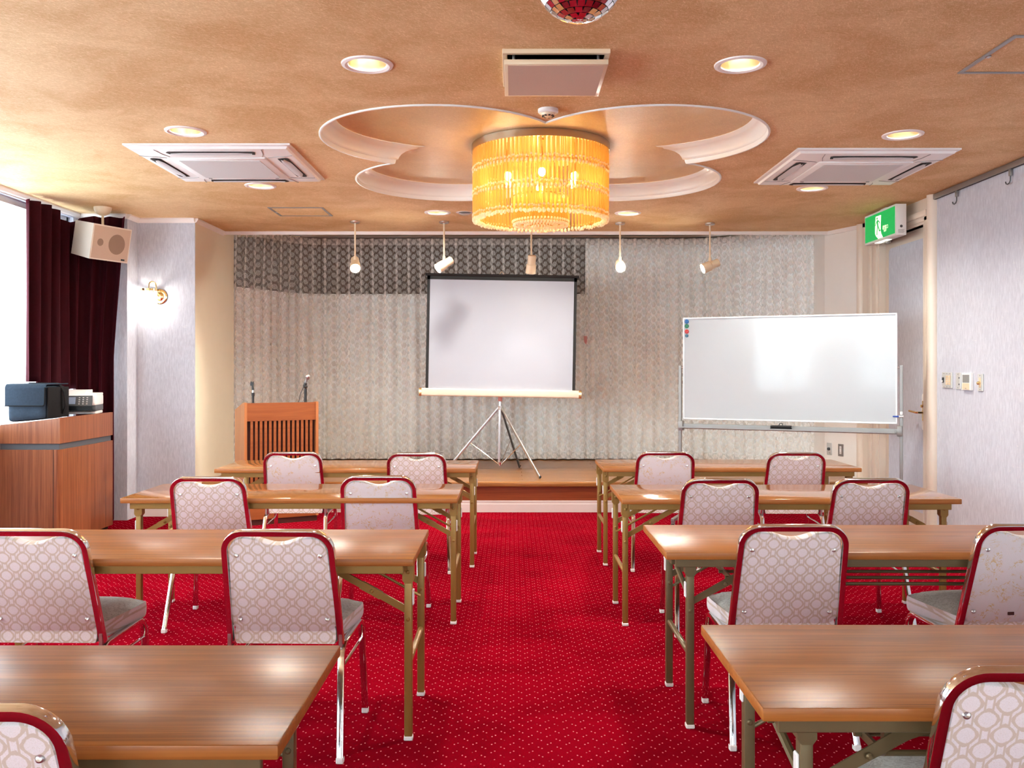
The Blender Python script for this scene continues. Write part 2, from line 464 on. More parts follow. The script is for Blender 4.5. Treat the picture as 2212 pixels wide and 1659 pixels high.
def mesh_of(name, b, mats, smooth=35):
    bmesh.ops.recalc_face_normals(b.bm, faces=b.bm.faces)
    me = bpy.data.meshes.new(name); b.bm.to_mesh(me); b.bm.free()
    for m in (mats if isinstance(mats, (list, tuple)) else [mats]): me.materials.append(M[m])
    if smooth:
        for p in me.polygons: p.use_smooth = True
        me.set_sharp_from_angle(angle=R(smooth))
    return me
def obj(name, b, mats, parent=None, loc=None, smooth=35):
    me = b if isinstance(b, bpy.types.Mesh) else mesh_of(name, b, mats, smooth)
    o = bpy.data.objects.new(name, me); COL.objects.link(o)
    if parent is not None: o.parent = parent
    if loc is not None: o.location = loc
    return o
def tag(o, label=None, cat=None, group=None, kind=None):
    if label: o['label'] = label
    if cat: o['category'] = cat
    if group: o['group'] = group
    if kind: o['kind'] = kind
    return o
def thing(name, label, cat, loc=(0, 0, 0), rz=0, group=None):
    o = bpy.data.objects.new(name, None); COL.objects.link(o); o.location = loc; o.rotation_euler = (0, 0, rz)
    o.empty_display_size = 0.1
    return tag(o, label, cat, group)
def struct(name, b, mats, label=None, parent=None, smooth=35):
    o = obj(name, b, mats, parent, None, smooth)
    if parent is None: tag(o, label, None, None, 'structure')
    return o
def dup(o, parent=None):
    c = o.copy(); COL.objects.link(c); c.parent = parent
    for ch in list(o.children): dup(ch, c)
    return c
def copy_thing(root, loc, rz, label, group=None):
    c = dup(root); c.location = loc; c.rotation_euler = (0, 0, rz); c['label'] = label
    if group: c['group'] = group
    return c
def text(name, body, size, mat, parent, loc, rot, align='CENTER'):
    cu = bpy.data.curves.new(name, 'FONT'); cu.body = body; cu.size = size; cu.align_x = align; cu.align_y = 'CENTER'
    cu.extrude = 0.0004; cu.materials.append(M[mat])
    tmp = bpy.data.objects.new(name, cu); COL.objects.link(tmp); bpy.context.view_layer.update()
    me = bpy.data.meshes.new_from_object(tmp.evaluated_get(bpy.context.evaluated_depsgraph_get()))
    bpy.data.objects.remove(tmp); bpy.data.curves.remove(cu)
    o = bpy.data.objects.new(name, me); COL.objects.link(o); o.parent = parent; o.location = loc; o.rotation_euler = rot
    return o
def lamp(name, kind, loc, power, col, parent=None, rot=(0, 0, 0), size=0.03, spot=120, blend=0.6):
    l = bpy.data.lights.new(name, kind); l.energy = power; l.color = kelvin(col); l.shadow_soft_size = size
    if kind == 'SPOT': l.spot_size = R(spot); l.spot_blend = blend
    o = bpy.data.objects.new(name, l); COL.objects.link(o); o.location = loc; o.rotation_euler = rot
    if parent is not None: o.parent = parent
    return o

# ------------------------------------------------------------------ dimensions of the room
XL, XR = -3.97, 3.45            # left (window) wall, right (door) wall
H = 2.81                        # ceiling
PIL_Y = 8.49; PIL_X0, PIL_X1 = -3.53, -2.99
HEAD_Y = 9.32                   # header over the stage
STAGE_Y, STAGE_Z = 8.70, 0.30
BACK = 11.15                    # dark wall behind the curtain
QX, QY = 0.195, 6.20            # centre of the clover recess
QA, QR, QZ = 0.63, 0.73, 2.925

# ------------------------------------------------------------------ floor
b = B(); b.quad((XL - .1, BACK_Y, 0), (XR + .1, BACK_Y, 0), (XR + .1, STAGE_Y + .1, 0), (XL - .1, STAGE_Y + .1, 0))
struct('floor', b, 'carpet', 'red carpet with rows of tiny pale pink dots')

# ------------------------------------------------------------------ ceiling with clover recess and lamp holes
def clover(d, n=34):
    r = QR - d; out = []
    k = math.sqrt(max(1e-6, r * r - QA * QA))
    for sx, sy, rot in ((1, 1, 0), (-1, 1, 90), (-1, -1, 180), (1, -1, 270)):
        a0 = math.atan2(-QA, k); a1 = math.atan2(k, -QA)
        for i in range(n):
            a = a0 + (a1 - a0) * i / n
            x, y = QA + r * math.cos(a), QA + r * math.sin(a)
            c, s_ = math.cos(R(rot)), math.sin(R(rot))
            out.append((QX + x * c - y * s_, QY + x * s_ + y * c))
    return out
RING = [(-.87, -2.0), (.87, -2.0), (-2.145, -.82), (2.175, -.74), (-2.145, .78), (2.165, .88), (-.87, 1.97), (.86, 2.0)]
DOWNLIGHTS = [(QX + x, QY + y) for x, y in RING]
HOLE = 0.094
b = B(); bm = b.bm
def loop(pts, z):
    vv = [bm.verts.new((p[0], p[1], z)) for p in pts]
    return [bm.edges.new((vv[i], vv[(i + 1) % len(vv)])) for i in range(len(vv))]
edges = loop([(XL - .1, BACK_Y), (XR + .1, BACK_Y), (XR + .1, HEAD_Y), (XL - .1, HEAD_Y)], H)
edges += loop(clover(0.0), H)
for (x, y) in DOWNLIGHTS:
    edges += loop([(x + HOLE * math.cos(2 * PI * i / 24), y + HOLE * math.sin(2 * PI * i / 24)) for i in range(24)], H)
bmesh.ops.triangle_fill(bm, use_beauty=True, use_dissolve=False, edges=edges)
ceil = struct('ceiling', b, 'ceiling_paper', 'tan fibre paper ceiling with a clover shaped recess', None, 0)
b = B(); edges = []; bm = b.bm
edges = loop(clover(0.055), QZ)
bmesh.ops.triangle_fill(bm, use_beauty=True, edges=edges)
obj('recess_panel', b, 'recess_paper', ceil, None, 0)
# moulding round the clover
prof = [(-.014, H - .0005), (-.014, H - .007), (-.010, H - .010), (-.003, H - .009), (0.0, H - .004), (.003, H + .018), (.010, H + .022), (.013, H + .036),
        (.020, H + .056), (.034, H + .076), (.052, H + .090), (.062, H + .094), (.066, H + .104), (.076, H + .108), (.080, QZ - .001)]
b = B(); rings = []
for d, z in prof: rings.append([b.bm.verts.new((x, y, z)) for x, y in clover(d)])
for i in range(len(rings) - 1):
    n = len(rings[0])
    for j in range(n):
        k = (j + 1) % n; b.bm.faces.new((rings[i][j], rings[i][k], rings[i + 1][k], rings[i + 1][j]))
struct('trim_1', b, 'plaster_white', 'white plaster moulding round the clover recess', None, 50)

# ------------------------------------------------------------------ walls
def wall_with_windows(name, fixed, axis, lo, hi, wins, label, mat='wallpaper', out=-1):
    """wall panel with rectangular openings, 0.16 thick on the outer side"""
    b = B()
    def bx(a0, a1, z0, z1):
        if axis == 'y': b.box(fixed + .16 * out if out < 0 else fixed, fixed if out < 0 else fixed + .16, a0, a1, z0, z1)
        else: b.box(a0, a1, fixed - .16, fixed, z0, z1)
    cur = lo
    for (a, c) in sorted(wins):
        bx(cur, a, 0, H + .1); bx(a, c, 0, WIN_Z0); bx(a, c, WIN_Z1, H + .1); cur = c
    bx(cur, hi, 0, H + .1)
    return struct(name, b, mat, label, None, 0)
wall_with_windows('wall_left', XL, 'y', BACK_Y - .16, 8.45, LEFT_WINDOWS, 'papered wall with tall windows at the left')
wall_with_windows('wall_back', BACK_Y, 'x', XL - .16, XR + .16, BACK_WINDOWS, 'papered wall with windows behind the viewer')
k = 0
for (axis, fixed, wins) in (('y', XL - .08, LEFT_WINDOWS), ('x', BACK_Y - .08, BACK_WINDOWS)):
    for (a, c) in wins:
        k += 1; b = B(); n = max(2, round((c - a) / 1.7)); w = .025
        segs = [a + (c - a) * i / n for i in range(n + 1)]
        def fb(p0, p1, z0, z1):
            if axis == 'y': b.box(fixed - .03, fixed + .03, p0, p1, z0, z1)
            else: b.box(p0, p1, fixed - .03, fixed + .03, z0, z1)
        for p in segs: fb(max(a, p - w), min(c, p + w), WIN_Z0, WIN_Z1)
        fb(a, c, WIN_Z0, WIN_Z0 + .05); fb(a, c, WIN_Z1 - .05, WIN_Z1)
        wo = struct('window_%d' % k, b, 'board_frame', 'tall bright window in the %s wall' % ('left' if axis == 'y' else 'rear'), None, 0)
        for i in range(n):
            b = B()
            if axis == 'y': b.box(fixed - .004, fixed + .004, segs[i] + w, segs[i + 1] - w, WIN_Z0 + .05, WIN_Z1 - .05)
            else: b.box(segs[i] + w, segs[i + 1] - w, fixed - .004, fixed + .004, WIN_Z0 + .05, WIN_Z1 - .05)
            obj('pane', b, 'window_pane', wo, None, 0)

# alcove wall behind the velvet curtain, papered pilaster, beige return wall
b = B(); b.box(XL - .16, PIL_X0, 8.26, 8.60, 0, H + .1); struct('wall_alcove', b, 'wallpaper', 'papered wall behind the red velvet curtain', None, 0)
b = B(); b.box(PIL_X0, PIL_X1, PIL_Y, 8.62, 0, H + .1); struct('wall_front_left', b, 'wallpaper', 'lilac grey papered wall pier carrying the sconce', None, 0)
b = B(); b.box(-3.35, PIL_X1 + .002, PIL_Y + .01, HEAD_Y + .35, 0, H + .3); struct('wall_stage_left', b, 'beige_wall', 'plain beige return wall at the left of the stage', None, 0)
# right wall with door opening
DY0, DY1, DZ = 7.53, 8.43, 2.60
b = B(); b.box(XR, XR + .16, BACK_Y - .16, DY0, 0, H + .1); b.box(XR, XR + .16, DY0, DY1, DZ, H + .1); b.box(XR, XR + .16, DY1, 8.90, 0, H + .1)
struct('wall_right', b, 'wallpaper', 'lilac grey papered wall at the right', None, 0)
b = B(); b.prism([(XR, 8.87, 0), (3.25, 9.36, 0), (3.25, 9.9, 0), (3.7, 9.9, 0), (3.7, 8.87, 0)], (0, 0, H + .3))
struct('wall_stage_right', b, 'pale_wall', 'pale angled wall with outlets at the right of the stage', None, 0)
b = B(); b.box(-4.2, 4.2, BACK, BACK + .1, 0, 3.3); b.box(-4.3, -4.2, 8.6, BACK, 0, 3.3); b.box(4.2, 4.3, 8.6, BACK, 0, 3.3)
struct('wall_stage_back', b, 'stage_dark', 'dark wall behind the lace curtains', None, 0)
b = B(); b.box(-4.3, 4.3, HEAD_Y, BACK + .1, 3.02, 3.1); struct('ceiling_stage', b, 'stage_ceiling_paint', 'brown ceiling above the stage', None, 0)
b = B(); b.box(-3.3, 3.5, HEAD_Y, HEAD_Y + .06, H - .002, 3.1); struct('wall_header', b, 'beige_wall', 'header above the stage opening', None, 0)
# thin white cornice strips
def strip(name, pts, prof_, mat='white_trim', label=None, ref=(0, 0, 1)):
    b = B(); b.sweep(pts, prof_, ref); return struct(name, b, mat, label, None, 0)
cor = [(0, 0), (-.04, 0), (-.04, .012), (-.022, .02), (0, .028)]
b = B()
for seg in ([(XL, BACK_Y, H), (XL, 8.26, H), (PIL_X0, 8.26, H), (PIL_X0, PIL_Y, H), (PIL_X1, PIL_Y, H), (PIL_X1, HEAD_Y, H)],):
    n = len(seg)
    for i in range(n - 1):
        a, c = Vector(seg[i]), Vector(seg[i + 1]); d = (c - a).normalized(); nr = Vector((d.y, -d.x, 0))
        e0 = a - d * .0; e1 = c + d * .0
        b.prism([e0 + Vector((0, 0, .0)), e0 + nr * .03, e0 + nr * .03 - Vector((0, 0, .014)), e0 + nr * .014 - Vector((0, 0, .035)), e0 - Vector((0, 0, .045))], e1 - e0)
struct('trim_2', b, 'white_trim', 'thin white cornice along the left walls', None, 0)
b = B(); b.box(PIL_X1, 3.27, HEAD_Y - .03, HEAD_Y, H - .035, H + .002, .006); struct('trim_3', b, 'white_trim', 'white edge strip above the stage opening', None, 0)
b = B(); b.prism([(XR, 8.87, H - .04), (3.262, 9.33, H - .04), (3.24, 9.33, H - .04), (XR - .025, 8.87, H - .04)], (0, 0, .04))
b.box(XR - .02, XR, 8.0, 8.87, H - .04, H); struct('trim_4', b, 'white_trim', 'white cornice above the pale angled wall', None, 0)
# baseboards
def base(name, a, c, h=.11, t=.016, label=None):
    a, c = Vector(a), Vector(c); d = (c - a).normalized(); nr = Vector((d.y, -d.x, 0)); b = B()
    z = Vector((0, 0, 1))
    b.prism([a, a + nr * t, a + nr * t + z * (h - .035), a + nr * (t * .6) + z * (h - .025), a + nr * (t * .8) + z * (h - .008), a + nr * (t * .3) + z * h, a + z * h], c - a)
    return struct(name, b, 'white_trim', label, None, 0)
base('baseboard_left', (PIL_X0, PIL_Y, 0), (PIL_X1, PIL_Y, 0), label='worn white baseboard under the papered pier')
base('baseboard_right', (XR, DY0 - .17, 0), (XR, BACK_Y, 0), label='white baseboard of the right wall')

# ------------------------------------------------------------------ stage
st = struct('floor_stage', B().box(PIL_X1, XR, STAGE_Y + .06, BACK, 0.02, STAGE_Z - .022), 'stage_riser', 'low wooden stage platform', None, 0)
npl = 23; y0 = STAGE_Y; pw = (BACK - y0) / npl
pm = {}
for i in range(npl):
    cuts = [PIL_X1] + ([-1.3, 0.9] if i % 3 == 0 else [-2.1, 0.1, 2.2] if i % 3 == 1 else [-.6, 1.6]) + [XR]
    for j in range(len(cuts) - 1):
        w = cuts[j + 1] - cuts[j] - .003
        key = round(w, 3)
        if key not in pm: pm[key] = mesh_of('plank', B().box(-w / 2, w / 2, 0.001, pw - .001, 0, .022, .002, 1), 'stage_plank', 0)
        obj('plank', pm[key], None, st, ((cuts[j] + cuts[j + 1]) / 2, y0 + i * pw, STAGE_Z - .022))
obj('nosing', B().box(PIL_X1, XR, STAGE_Y - .03, STAGE_Y + .03, STAGE_Z - .045, STAGE_Z - .002, .006), 'stage_plank', st)
obj('riser_board', B().box(PIL_X1, XR, STAGE_Y + .045, STAGE_Y + .062, .11, STAGE_Z - .045), 'stage_riser', st)
base('baseboard_stage', (PIL_X1, STAGE_Y + .045, 0), (XR, STAGE_Y + .045, 0), .112, .02, 'white baseboard along the foot of the stage')

# ------------------------------------------------------------------ door and frame
dr = struct('door_1', B().box(XR + .045, XR + .085, DY0 + .004, DY1 - .008, .01, DZ - .004, .004), 'door_paint', 'cream door with papered panel beside the whiteboard')
def rrect(y0, y1, z0, z1, r, n=6):
    out = []
    for cy_, cz_, a0 in ((y1 - r, z0 + r, -90), (y1 - r, z1 - r, 0), (y0 + r, z1 - r, 90), (y0 + r, z0 + r, 180)):
        for i in range(n + 1):
            a = R(a0 + 90 * i / n); out.append((cy_ + r * math.cos(a), cz_ + r * math.sin(a)))
    return out
obj('panel', B().prism([(XR + .046, y, z) for y, z in rrect(DY0 + .05, DY1 - .09, .16, 2.50, .05)], (-.006, 0, 0)), 'wallpaper', dr, None, 20)
obj('backplate', B().prism([(XR + .040, y, z) for y, z in rrect(DY0 + .045, DY0 + .125, .87, 1.18, .025)], (-.006, 0, 0)), 'white_plastic', dr, None, 20)
hd = obj('handle', B().box(XR + .022, XR + .034, DY0 + .06, DY0 + .10, .95, 1.12, .004), 'brass', dr)
obj('lever', B().sweep(fillet([(XR + .03, DY0 + .08, 1.02), (XR - .035, DY0 + .08, 1.02), (XR - .04, DY0 + .20, 1.03)], .02), circ(.009, 8), (0, 0, 1)), 'brass', hd)
obj('lock_cylinder', B().cyl((XR + .03, DY0 + .08, 1.075), (XR + .005, DY0 + .08, 1.075), .012), 'brass', hd)
# frame: fluted casing, lintel, round posts
b = B()
b.box(XR - .012, XR + .10, DY1 - .002, DY1 + .03, 0, DZ + .03); b.box(XR - .03, XR + .02, DY1 + .03, DY1 + .13, 0, DZ + .10, .008)
b.box(XR - .045, XR + .01, DY1 + .13, DY1 + .20, 0, DZ + .10, .012); b.box(XR - .02, XR + .01, DY1 + .20, DY1 + .42, 0, H)
b.box(XR - .012, XR + .10, DY0 - .03, DY0, 0, DZ + .03); b.box(XR - .02, XR + .02, DY0 - .09, DY0 - .03, 0, DZ + .10, .006)
b.box(XR - .02, XR + .02, DY0 - .09, DY1 + .2, DZ + .02, DZ + .06, .006); b.box(XR - .035, XR + .02, DY0 - .09, DY1 + .2, DZ + .06, DZ + .11, .010)
b.box(XR - .012, XR + .10, DY0, DY1, DZ, DZ + .03)
b.box(XR - .01, XR + .01, DY0 - .09, DY1 + .2, DZ + .11, H)
fr = struct('trim_5', b, 'door_paint', 'cream moulded frame round the door')
for yy in (7.36, 8.86):
    obj('post', B().cyl((XR - .005, yy, 0), (XR - .005, yy, H), .052, .052, 20), 'door_paint', fr)
obj('door_closer', B().box(XR - .03, XR + .04, DY1 - .16, DY1 - .06, DZ - .05, DZ - .01, .008), 'steel', fr)

# ------------------------------------------------------------------ picture rail with hooks on the right wall
pr = thing('picture_rail', 'grey metal picture rail along the top of the right wall', 'rail', (XR, 0, H))
obj('track', B().box(-.03, -.002, BACK_Y + .2, 7.33, -.045, -.003, .004), 'grey_metal', pr)
obj('track_slot', B().box(-.022, -.012, BACK_Y + .2, 7.32, -.047, -.044), 'dark_slot', pr)
for i, (yy, lb) in enumerate(((6.95, 'dark metal hook on the picture rail nearest the door post'), (6.20, 'dark metal hook on the picture rail at the right edge of view'))):
    hk = thing('picture_hook', lb, 'hook', (XR - .018, yy, H - .046), 0, 'hooks on the picture rail')
    obj('hanger', B().box(-.008, .008, -.012, .012, -.045, 0, .002), 'grey_metal', hk)
    obj('hook', B().sweep([(0, 0, -.04), (0, 0, -.075), (-.004, .006, -.092), (-.010, .016, -.100), (-.014, .028, -.095), (-.015, .034, -.080)], circ(.0045, 8), (1, 0, 0)), 'panel_grey', hk)

# ------------------------------------------------------------------ lace curtains and lining on the stage
def smooth_path(pts, step):
    pts = [Vector((p[0], p[1], 0)) for p in pts]; P = [pts[0] * 2 - pts[1]] + pts + [pts[-1] * 2 - pts[-2]]; out = []
    for i in range(1, len(P) - 2):
        for k_ in range(20):
            t = k_ / 20; a, b_, c, d = P[i - 1], P[i], P[i + 1], P[i + 2]
            out.append(0.5 * ((2 * b_) + (c - a) * t + (2 * a - 5 * b_ + 4 * c - d) * t * t + (3 * b_ - a - 3 * c + d) * t ** 3))
    out.append(pts[-1]); res = [out[0]]; acc = 0.0; s_ = [0.0]
    for i in range(1, len(out)): s_.append(s_[-1] + (out[i] - out[i - 1]).length)
    n = int(s_[-1] / step); res = []; j = 0
    for i in range(n + 1):
        q = s_[-1] * i / n
        while j < len(s_) - 2 and s_[j + 1] < q: j += 1
        f = (q - s_[j]) / max(1e-9, s_[j + 1] - s_[j]); res.append(out[j].lerp(out[j + 1], f))
    return res
CPATH = [(-3.10, 9.60), (-2.84, 10.06), (-2.64, 10.46), (-2.45, 10.66), (-2.15, 10.74), (-1.0, 10.74), (0, 10.74), (1.2, 10.74), (2.10, 10.72), (2.50, 10.58), (2.80, 10.25), (3.05, 9.90), (3.30, 9.62)]
cp = smooth_path(CPATH, 0.012)
TOPZ = 2.945
def cloth(name, pts, s0, pitch, amp, z0, z1, rows, mats, parent=None, phase=0.0, seed=1, droop=None, off=0.0, topnarrow=True, gather=None, hem=None, ftop=None):
    rnd = random.Random(seed); b = B(); uvl = b.bm.loops.layers.uv.new('cloth'); n = len(pts); grid = []
    jit = [rnd.uniform(-.35, .35) for _ in range(400)]; ja = [rnd.uniform(.6, 1.35) for _ in range(400)]
    acc = 0.0; ss = [0.0]
    for i in range(1, n): ss.append(ss[-1] + (pts[i] - pts[i - 1]).length)
    for i in range(n):
        t = (pts[min(n - 1, i + 1)] - pts[max(0, i - 1)]).normalized(); nr = Vector((t.y, -t.x, 0))
        q = (s0 + ss[i]) / pitch + phase; kk = int(q) % 399; fr_ = q - int(q)
        colv = []
        for r_ in range(rows + 1):
            z0_ = hem(pts[i]) if hem else z0
            f = r_ / rows; zt = z1 - (droop(ss[i] / ss[-1]) if droop else 0.0); z = z0_ + (zt - z0_) * f
            if ftop: f = (z - z0_) / (ftop - z0_)
            # crisp pinch pleats at the head relax into rounded folds further down
            ph = q + jit[kk] * .25 * (1 - f) * math.sin(PI * fr_)
            fold = math.cos(2 * PI * ph); pin = math.exp(-((fr_ - .5) / .11) ** 2) * 1.6 - .35
            w = max(0.0, (f - .80) / .20) if topnarrow else 0.0
            sub = .35 * math.sin(2 * PI * (q * 2.13 + .3 + .2 * (1 - f)))
            d = amp * ja[kk] * (fold * (1 - w) + pin * w * .55 + sub * (1 - f) * .7)
            p = pts[i] + nr * (d + off)
            if gather: p = p + t * gather(ss[i] / ss[-1], f)
            p = Vector((p.x, p.y, z)); colv.append((b.bm.verts.new(p), (s0 + ss[i], z)))
        grid.append(colv)
    for i in range(n - 1):
        for r_ in range(rows):
            qd = (grid[i][r_], grid[i + 1][r_], grid[i + 1][r_ + 1], grid[i][r_ + 1])
            f_ = b.bm.faces.new([v[0] for v in qd])
            for lo, v in zip(f_.loops, qd): lo[uvl].uv = v[1]
    me = bpy.data.meshes.new(name); b.bm.to_mesh(me); b.bm.free()
    for m_ in mats: me.materials.append(M[m_])
    for p in me.polygons: p.use_smooth = True
    o = bpy.data.objects.new(name, me); COL.objects.link(o)
    if parent: o.parent = parent
    return o
def sub_path(x0, x1):
    return [p for p in cp if x0 <= p.x <= x1]
for (x0, x1, lb) in ((-9, -2.27, 'cream lace curtain with a dark sheer top curving round the left corner of the stage'),
                     (-2.28, 0.885, 'wide cream lace curtain with a dark sheer top behind the projection screen'),
                     (0.875, 9, 'cream lace curtain without a dark top behind the whiteboard')):
    pts = sub_path(x0, x1); s0 = (cp.index(pts[0])) * 0.012
    o = cloth('lace_curtain', pts, s0, 0.142, 0.026, STAGE_Z + .015, TOPZ, 26, ['lace'], None, 0.0, 5, None, 0.0, True, None, None, TOPZ)
    tag(o, lb, 'curtain', 'lace curtains on the stage')
for (x0, x1, zt, lb) in ((-9, 0.88, 2.285, 'plain cream lining hung low behind the lace curtains'), (0.87, 9, TOPZ - .01, 'plain cream lining hung full height behind the right lace curtain')):
    pts = sub_path(x0, x1); s0 = cp.index(pts[0]) * 0.012
    o = cloth('curtain_lining', pts, s0, 0.142, 0.026, STAGE_Z + .015, zt, 26, ['lining'], None, 0.0, 5, None, -.030, True, None, None, TOPZ)
    tag(o, lb, 'curtain', 'linings behind the lace')
rl = thing('curtain_rail', 'thin metal curtain rail above the lace curtains', 'rail', (0, 0, TOPZ + .02))
obj('track', B().sweep([(p.x, p.y, 0) for p in cp[::8]], rect(.010, .008), (0, 0, 1)), 'steel', rl)
pin = mesh_of('runner', B().box(-.004, .004, -.006, .006, -.028, -.004), 'panel_grey', 0)
q = 0.071
while q < len(cp) * .012 - .1:
    p = cp[min(len(cp) - 1, int(q / .012))]; obj('runner', pin, None, rl, (p.x, p.y, 0)); q += .142
b = B(); b.cyl((0, 0, 0), (0, 0, -.10), .0025, None, 6); ch = thing('pull_cord', 'short cord with a small pink tag hanging on the lace beside the screen', 'cord', (.87, 10.68, 1.88))
obj('cord', b, 'white_plastic', ch); obj('tag', B().prism([(-.02, 0, -.10), (.02, 0, -.10), (.022, 0, -.16), (.008, 0, -.20), (-.014, 0, -.17)], (0, .004, 0)), 'copper_print', ch)

# ------------------------------------------------------------------ red velvet curtain in the left corner
vp = smooth_path([(-3.91, 7.28), (-3.905, 7.48), (-3.90, 7.70), (-3.89, 7.95), (-3.80, 8.09), (-3.66, 8.16), (-3.56, 8.17), (-3.50, 8.17)], .006)
o = cloth('velvet_curtain', vp, 0, 0.15, 0.036, .02, 2.765, 30, ['red_velvet'], None, .2, 11,
          lambda s_: .10 * math.exp(-((s_ - .52) / .13) ** 2), 0.0, False,
          lambda s_, f: -.10 * s_ ** 3 * min(1, (1 - f) * 2.2), lambda p: 1.285 if p.y < 7.46 else 1.215 if p.y < 8.0 else .02)
sol = o.modifiers.new('thickness', 'SOLIDIFY'); sol.thickness = .004
tag(o, 'dark red velvet curtain gathered in the corner beside the bright window', 'curtain')

# ------------------------------------------------------------------ chairs
def chair_meshes():
    D = {}
    lean = lambda z: (0.82 - z) * 0.297
    halfw = lambda z: 0.203 - (z - .40) / .42 * 0.014
    pts = [(-halfw(.385), lean(.385), .385), (-halfw(.81), lean(.81), .81), (halfw(.81), lean(.81), .81), (halfw(.385), lean(.385), .385)]
    nrm = Vector((0, .42, .1247)).cross(Vector((1, 0, 0)))
    path = fillet(pts, .072, 9)
    b = B(); b.sweep(path, rect(.0125, .0108, .003, 2), Vector((0, -.959, -.285))); D['back_frame'] = mesh_of('back_frame', b, 'chrome')
    # upholstered back board with a scooped top
    inset = .0125
    def outline():
        out = []; zt = .792; zb = .432; wt = halfw(zt) - inset; wb = halfw(zb) - inset + .004
        for i in range(7):
            a = R(180 + 90 * i / 6); out.append((-wb + .045 + .045 * math.cos(a), zb + .045 + .045 * math.sin(a)))
        for i in range(7):
            a = R(270 + 90 * i / 6); out.append((wb - .045 + .045 * math.cos(a), zb + .045 + .045 * math.sin(a)))
        for i in range(7):
            a = R(0 + 90 * i / 6); out.append((wt - .055 + .055 * math.cos(a), zt - .055 + .055 * math.sin(a)))
        for i in range(1, 12):
            x = .095 - .19 * i / 12; out.append((x, zt - .024 * (math.cos(x / .095 * PI / 2) ** 1.3)))
        for i in range(7):
            a = R(90 + 90 * i / 6); out.append((-wt + .055 + .055 * math.cos(a), zt - .055 + .055 * math.sin(a)))
        return out
    ol = outline(); nvec = Vector((0, .959, .285))
    for key, fab in (('A', 'fabric_diamond'), ('B', 'fabric_floral')):
        b = B(); rings = []
        for dy, sc in ((-.006, .985), (-.003, 1.0), (.014, 1.0), (.030, .97), (.036, .90)):
            rings.append([b.bm.verts.new(Vector((x * sc, lean(z), .61 + (z - .61) * sc)) + nvec * dy) for x, z in ol])
        n = len(ol)
        for i in range(len(rings) - 1):
            for j in range(n):
                k_ = (j + 1) % n; b.bm.faces.new((rings[i][j], rings[i][k_], rings[i + 1][k_], rings[i + 1][j]))
        b.bm.faces.new(rings[0][::-1]); b.bm.faces.new(rings[-1])
        D['backrest' + key] = mesh_of('backrest', b, fab)
    D['screw'] = mesh_of('screw', B().lathe([(.0085, 0), (.0085, -.002), (.006, -.004), (.003, -.003), (0, -.0025)], n=12, axis='y').xf(Matrix.Rotation(R(-16.5), 4, 'X')), 'steel')
    # seat cushion, wider at the front with rounded corners
    b = B(); b.box(-1, 1, 0, 1, 0, 1)
    bmesh.ops.subdivide_edges(b.bm, edges=b.bm.edges, cuts=7, use_grid_fill=True)
    for v in b.bm.verts:
        x, y, z = v.co; wy = .186 + .034 * min(1, y * 1.4)
        cr = abs(x) ** 4; yy = .115 + y * .40 - (.05 * cr if y > .8 else 0) * (y - .8) / .2
        edge = max(abs(x), abs(2 * y - 1))
        crown = .018 * (1 - abs(x) ** 3) * (1 - abs(2 * y - 1) ** 3)
        rnd_ = .012 * max(0, edge - .85) / .15
        sh = 1 - .035 * (2 * abs(z - .5)) ** 3
        zz = .384 + z * .070 + (crown if z > .5 else 0) * z - (rnd_ if z > .9 else 0)
        v.co = Vector((x * wy * sh, yy, zz - .012 * y * (1 if z < 2 else 0) + .014 * y))
    D['seat'] = mesh_of('seat', b, ['fabric_seat_sheen', 'fabric_diamond'], 60)
    for p in D['seat'].polygons:
        if abs(p.normal.z) < .75: p.material_index = 1
    D['seat_pan'] = mesh_of('seat_pan', B().box(-.16, .16, .17, .46, .374, .392), 'dark_slot', 0)
    pf = rect(.0125, .0105, .003, 2)
    for s_ in (-1, 1):
        top = .385
        sidepath = fillet([(s_ * .226, .47, .012), (s_ * .214, .452, top), (s_ * .206, .115, top - .012), (s_ * .226, 0.0, .012)], .055, 8)
        half = len(sidepath) // 2
        D['front%d' % s_] = mesh_of('leg', B().sweep(sidepath[:10], pf, (1, 0, 0)), 'chrome')
        D['rail%d' % s_] = mesh_of('side_rail', B().sweep(sidepath[8:-8], [(a * .97, c * .97) for a, c in pf], (1, 0, 0)), 'chrome')
        D['rear%d' % s_] = mesh_of('leg', B().sweep(sidepath[-10:], pf, (1, 0, 0)), 'chrome')
        f = .80; 
        fp = Vector((s_ * .226, .47, .012)).lerp(Vector((s_ * .214, .452, top)), f); rp = Vector((s_ * .226, 0, .012)).lerp(Vector((s_ * .206, .115, top - .012)), f)
        D['str%d' % s_] = mesh_of('stretcher', B().cyl(fp, rp, .0055, None, 8), 'chrome')
        D['capf%d' % s_] = mesh_of('foot_cap', B().box(s_ * .226 - .013, s_ * .226 + .013, .457, .483, 0, .022, .003, 1), 'white_plastic')
        D['capr%d' % s_] = mesh_of('foot_cap', B().box(s_ * .226 - .013, s_ * .226 + .013, -.013, .013, 0, .022, .003, 1), 'white_plastic')
        D['br%d' % s_] = mesh_of('bracket', B().prism([(s_ * .198, .105, .375), (s_ * .198, .16, .385), (s_ * .198, .13, .42), (s_ * .198, .105, .42)], (s_ * .012, 0, 0)), 'steel', 0)
    return D, lean
CH, lean = chair_meshes()
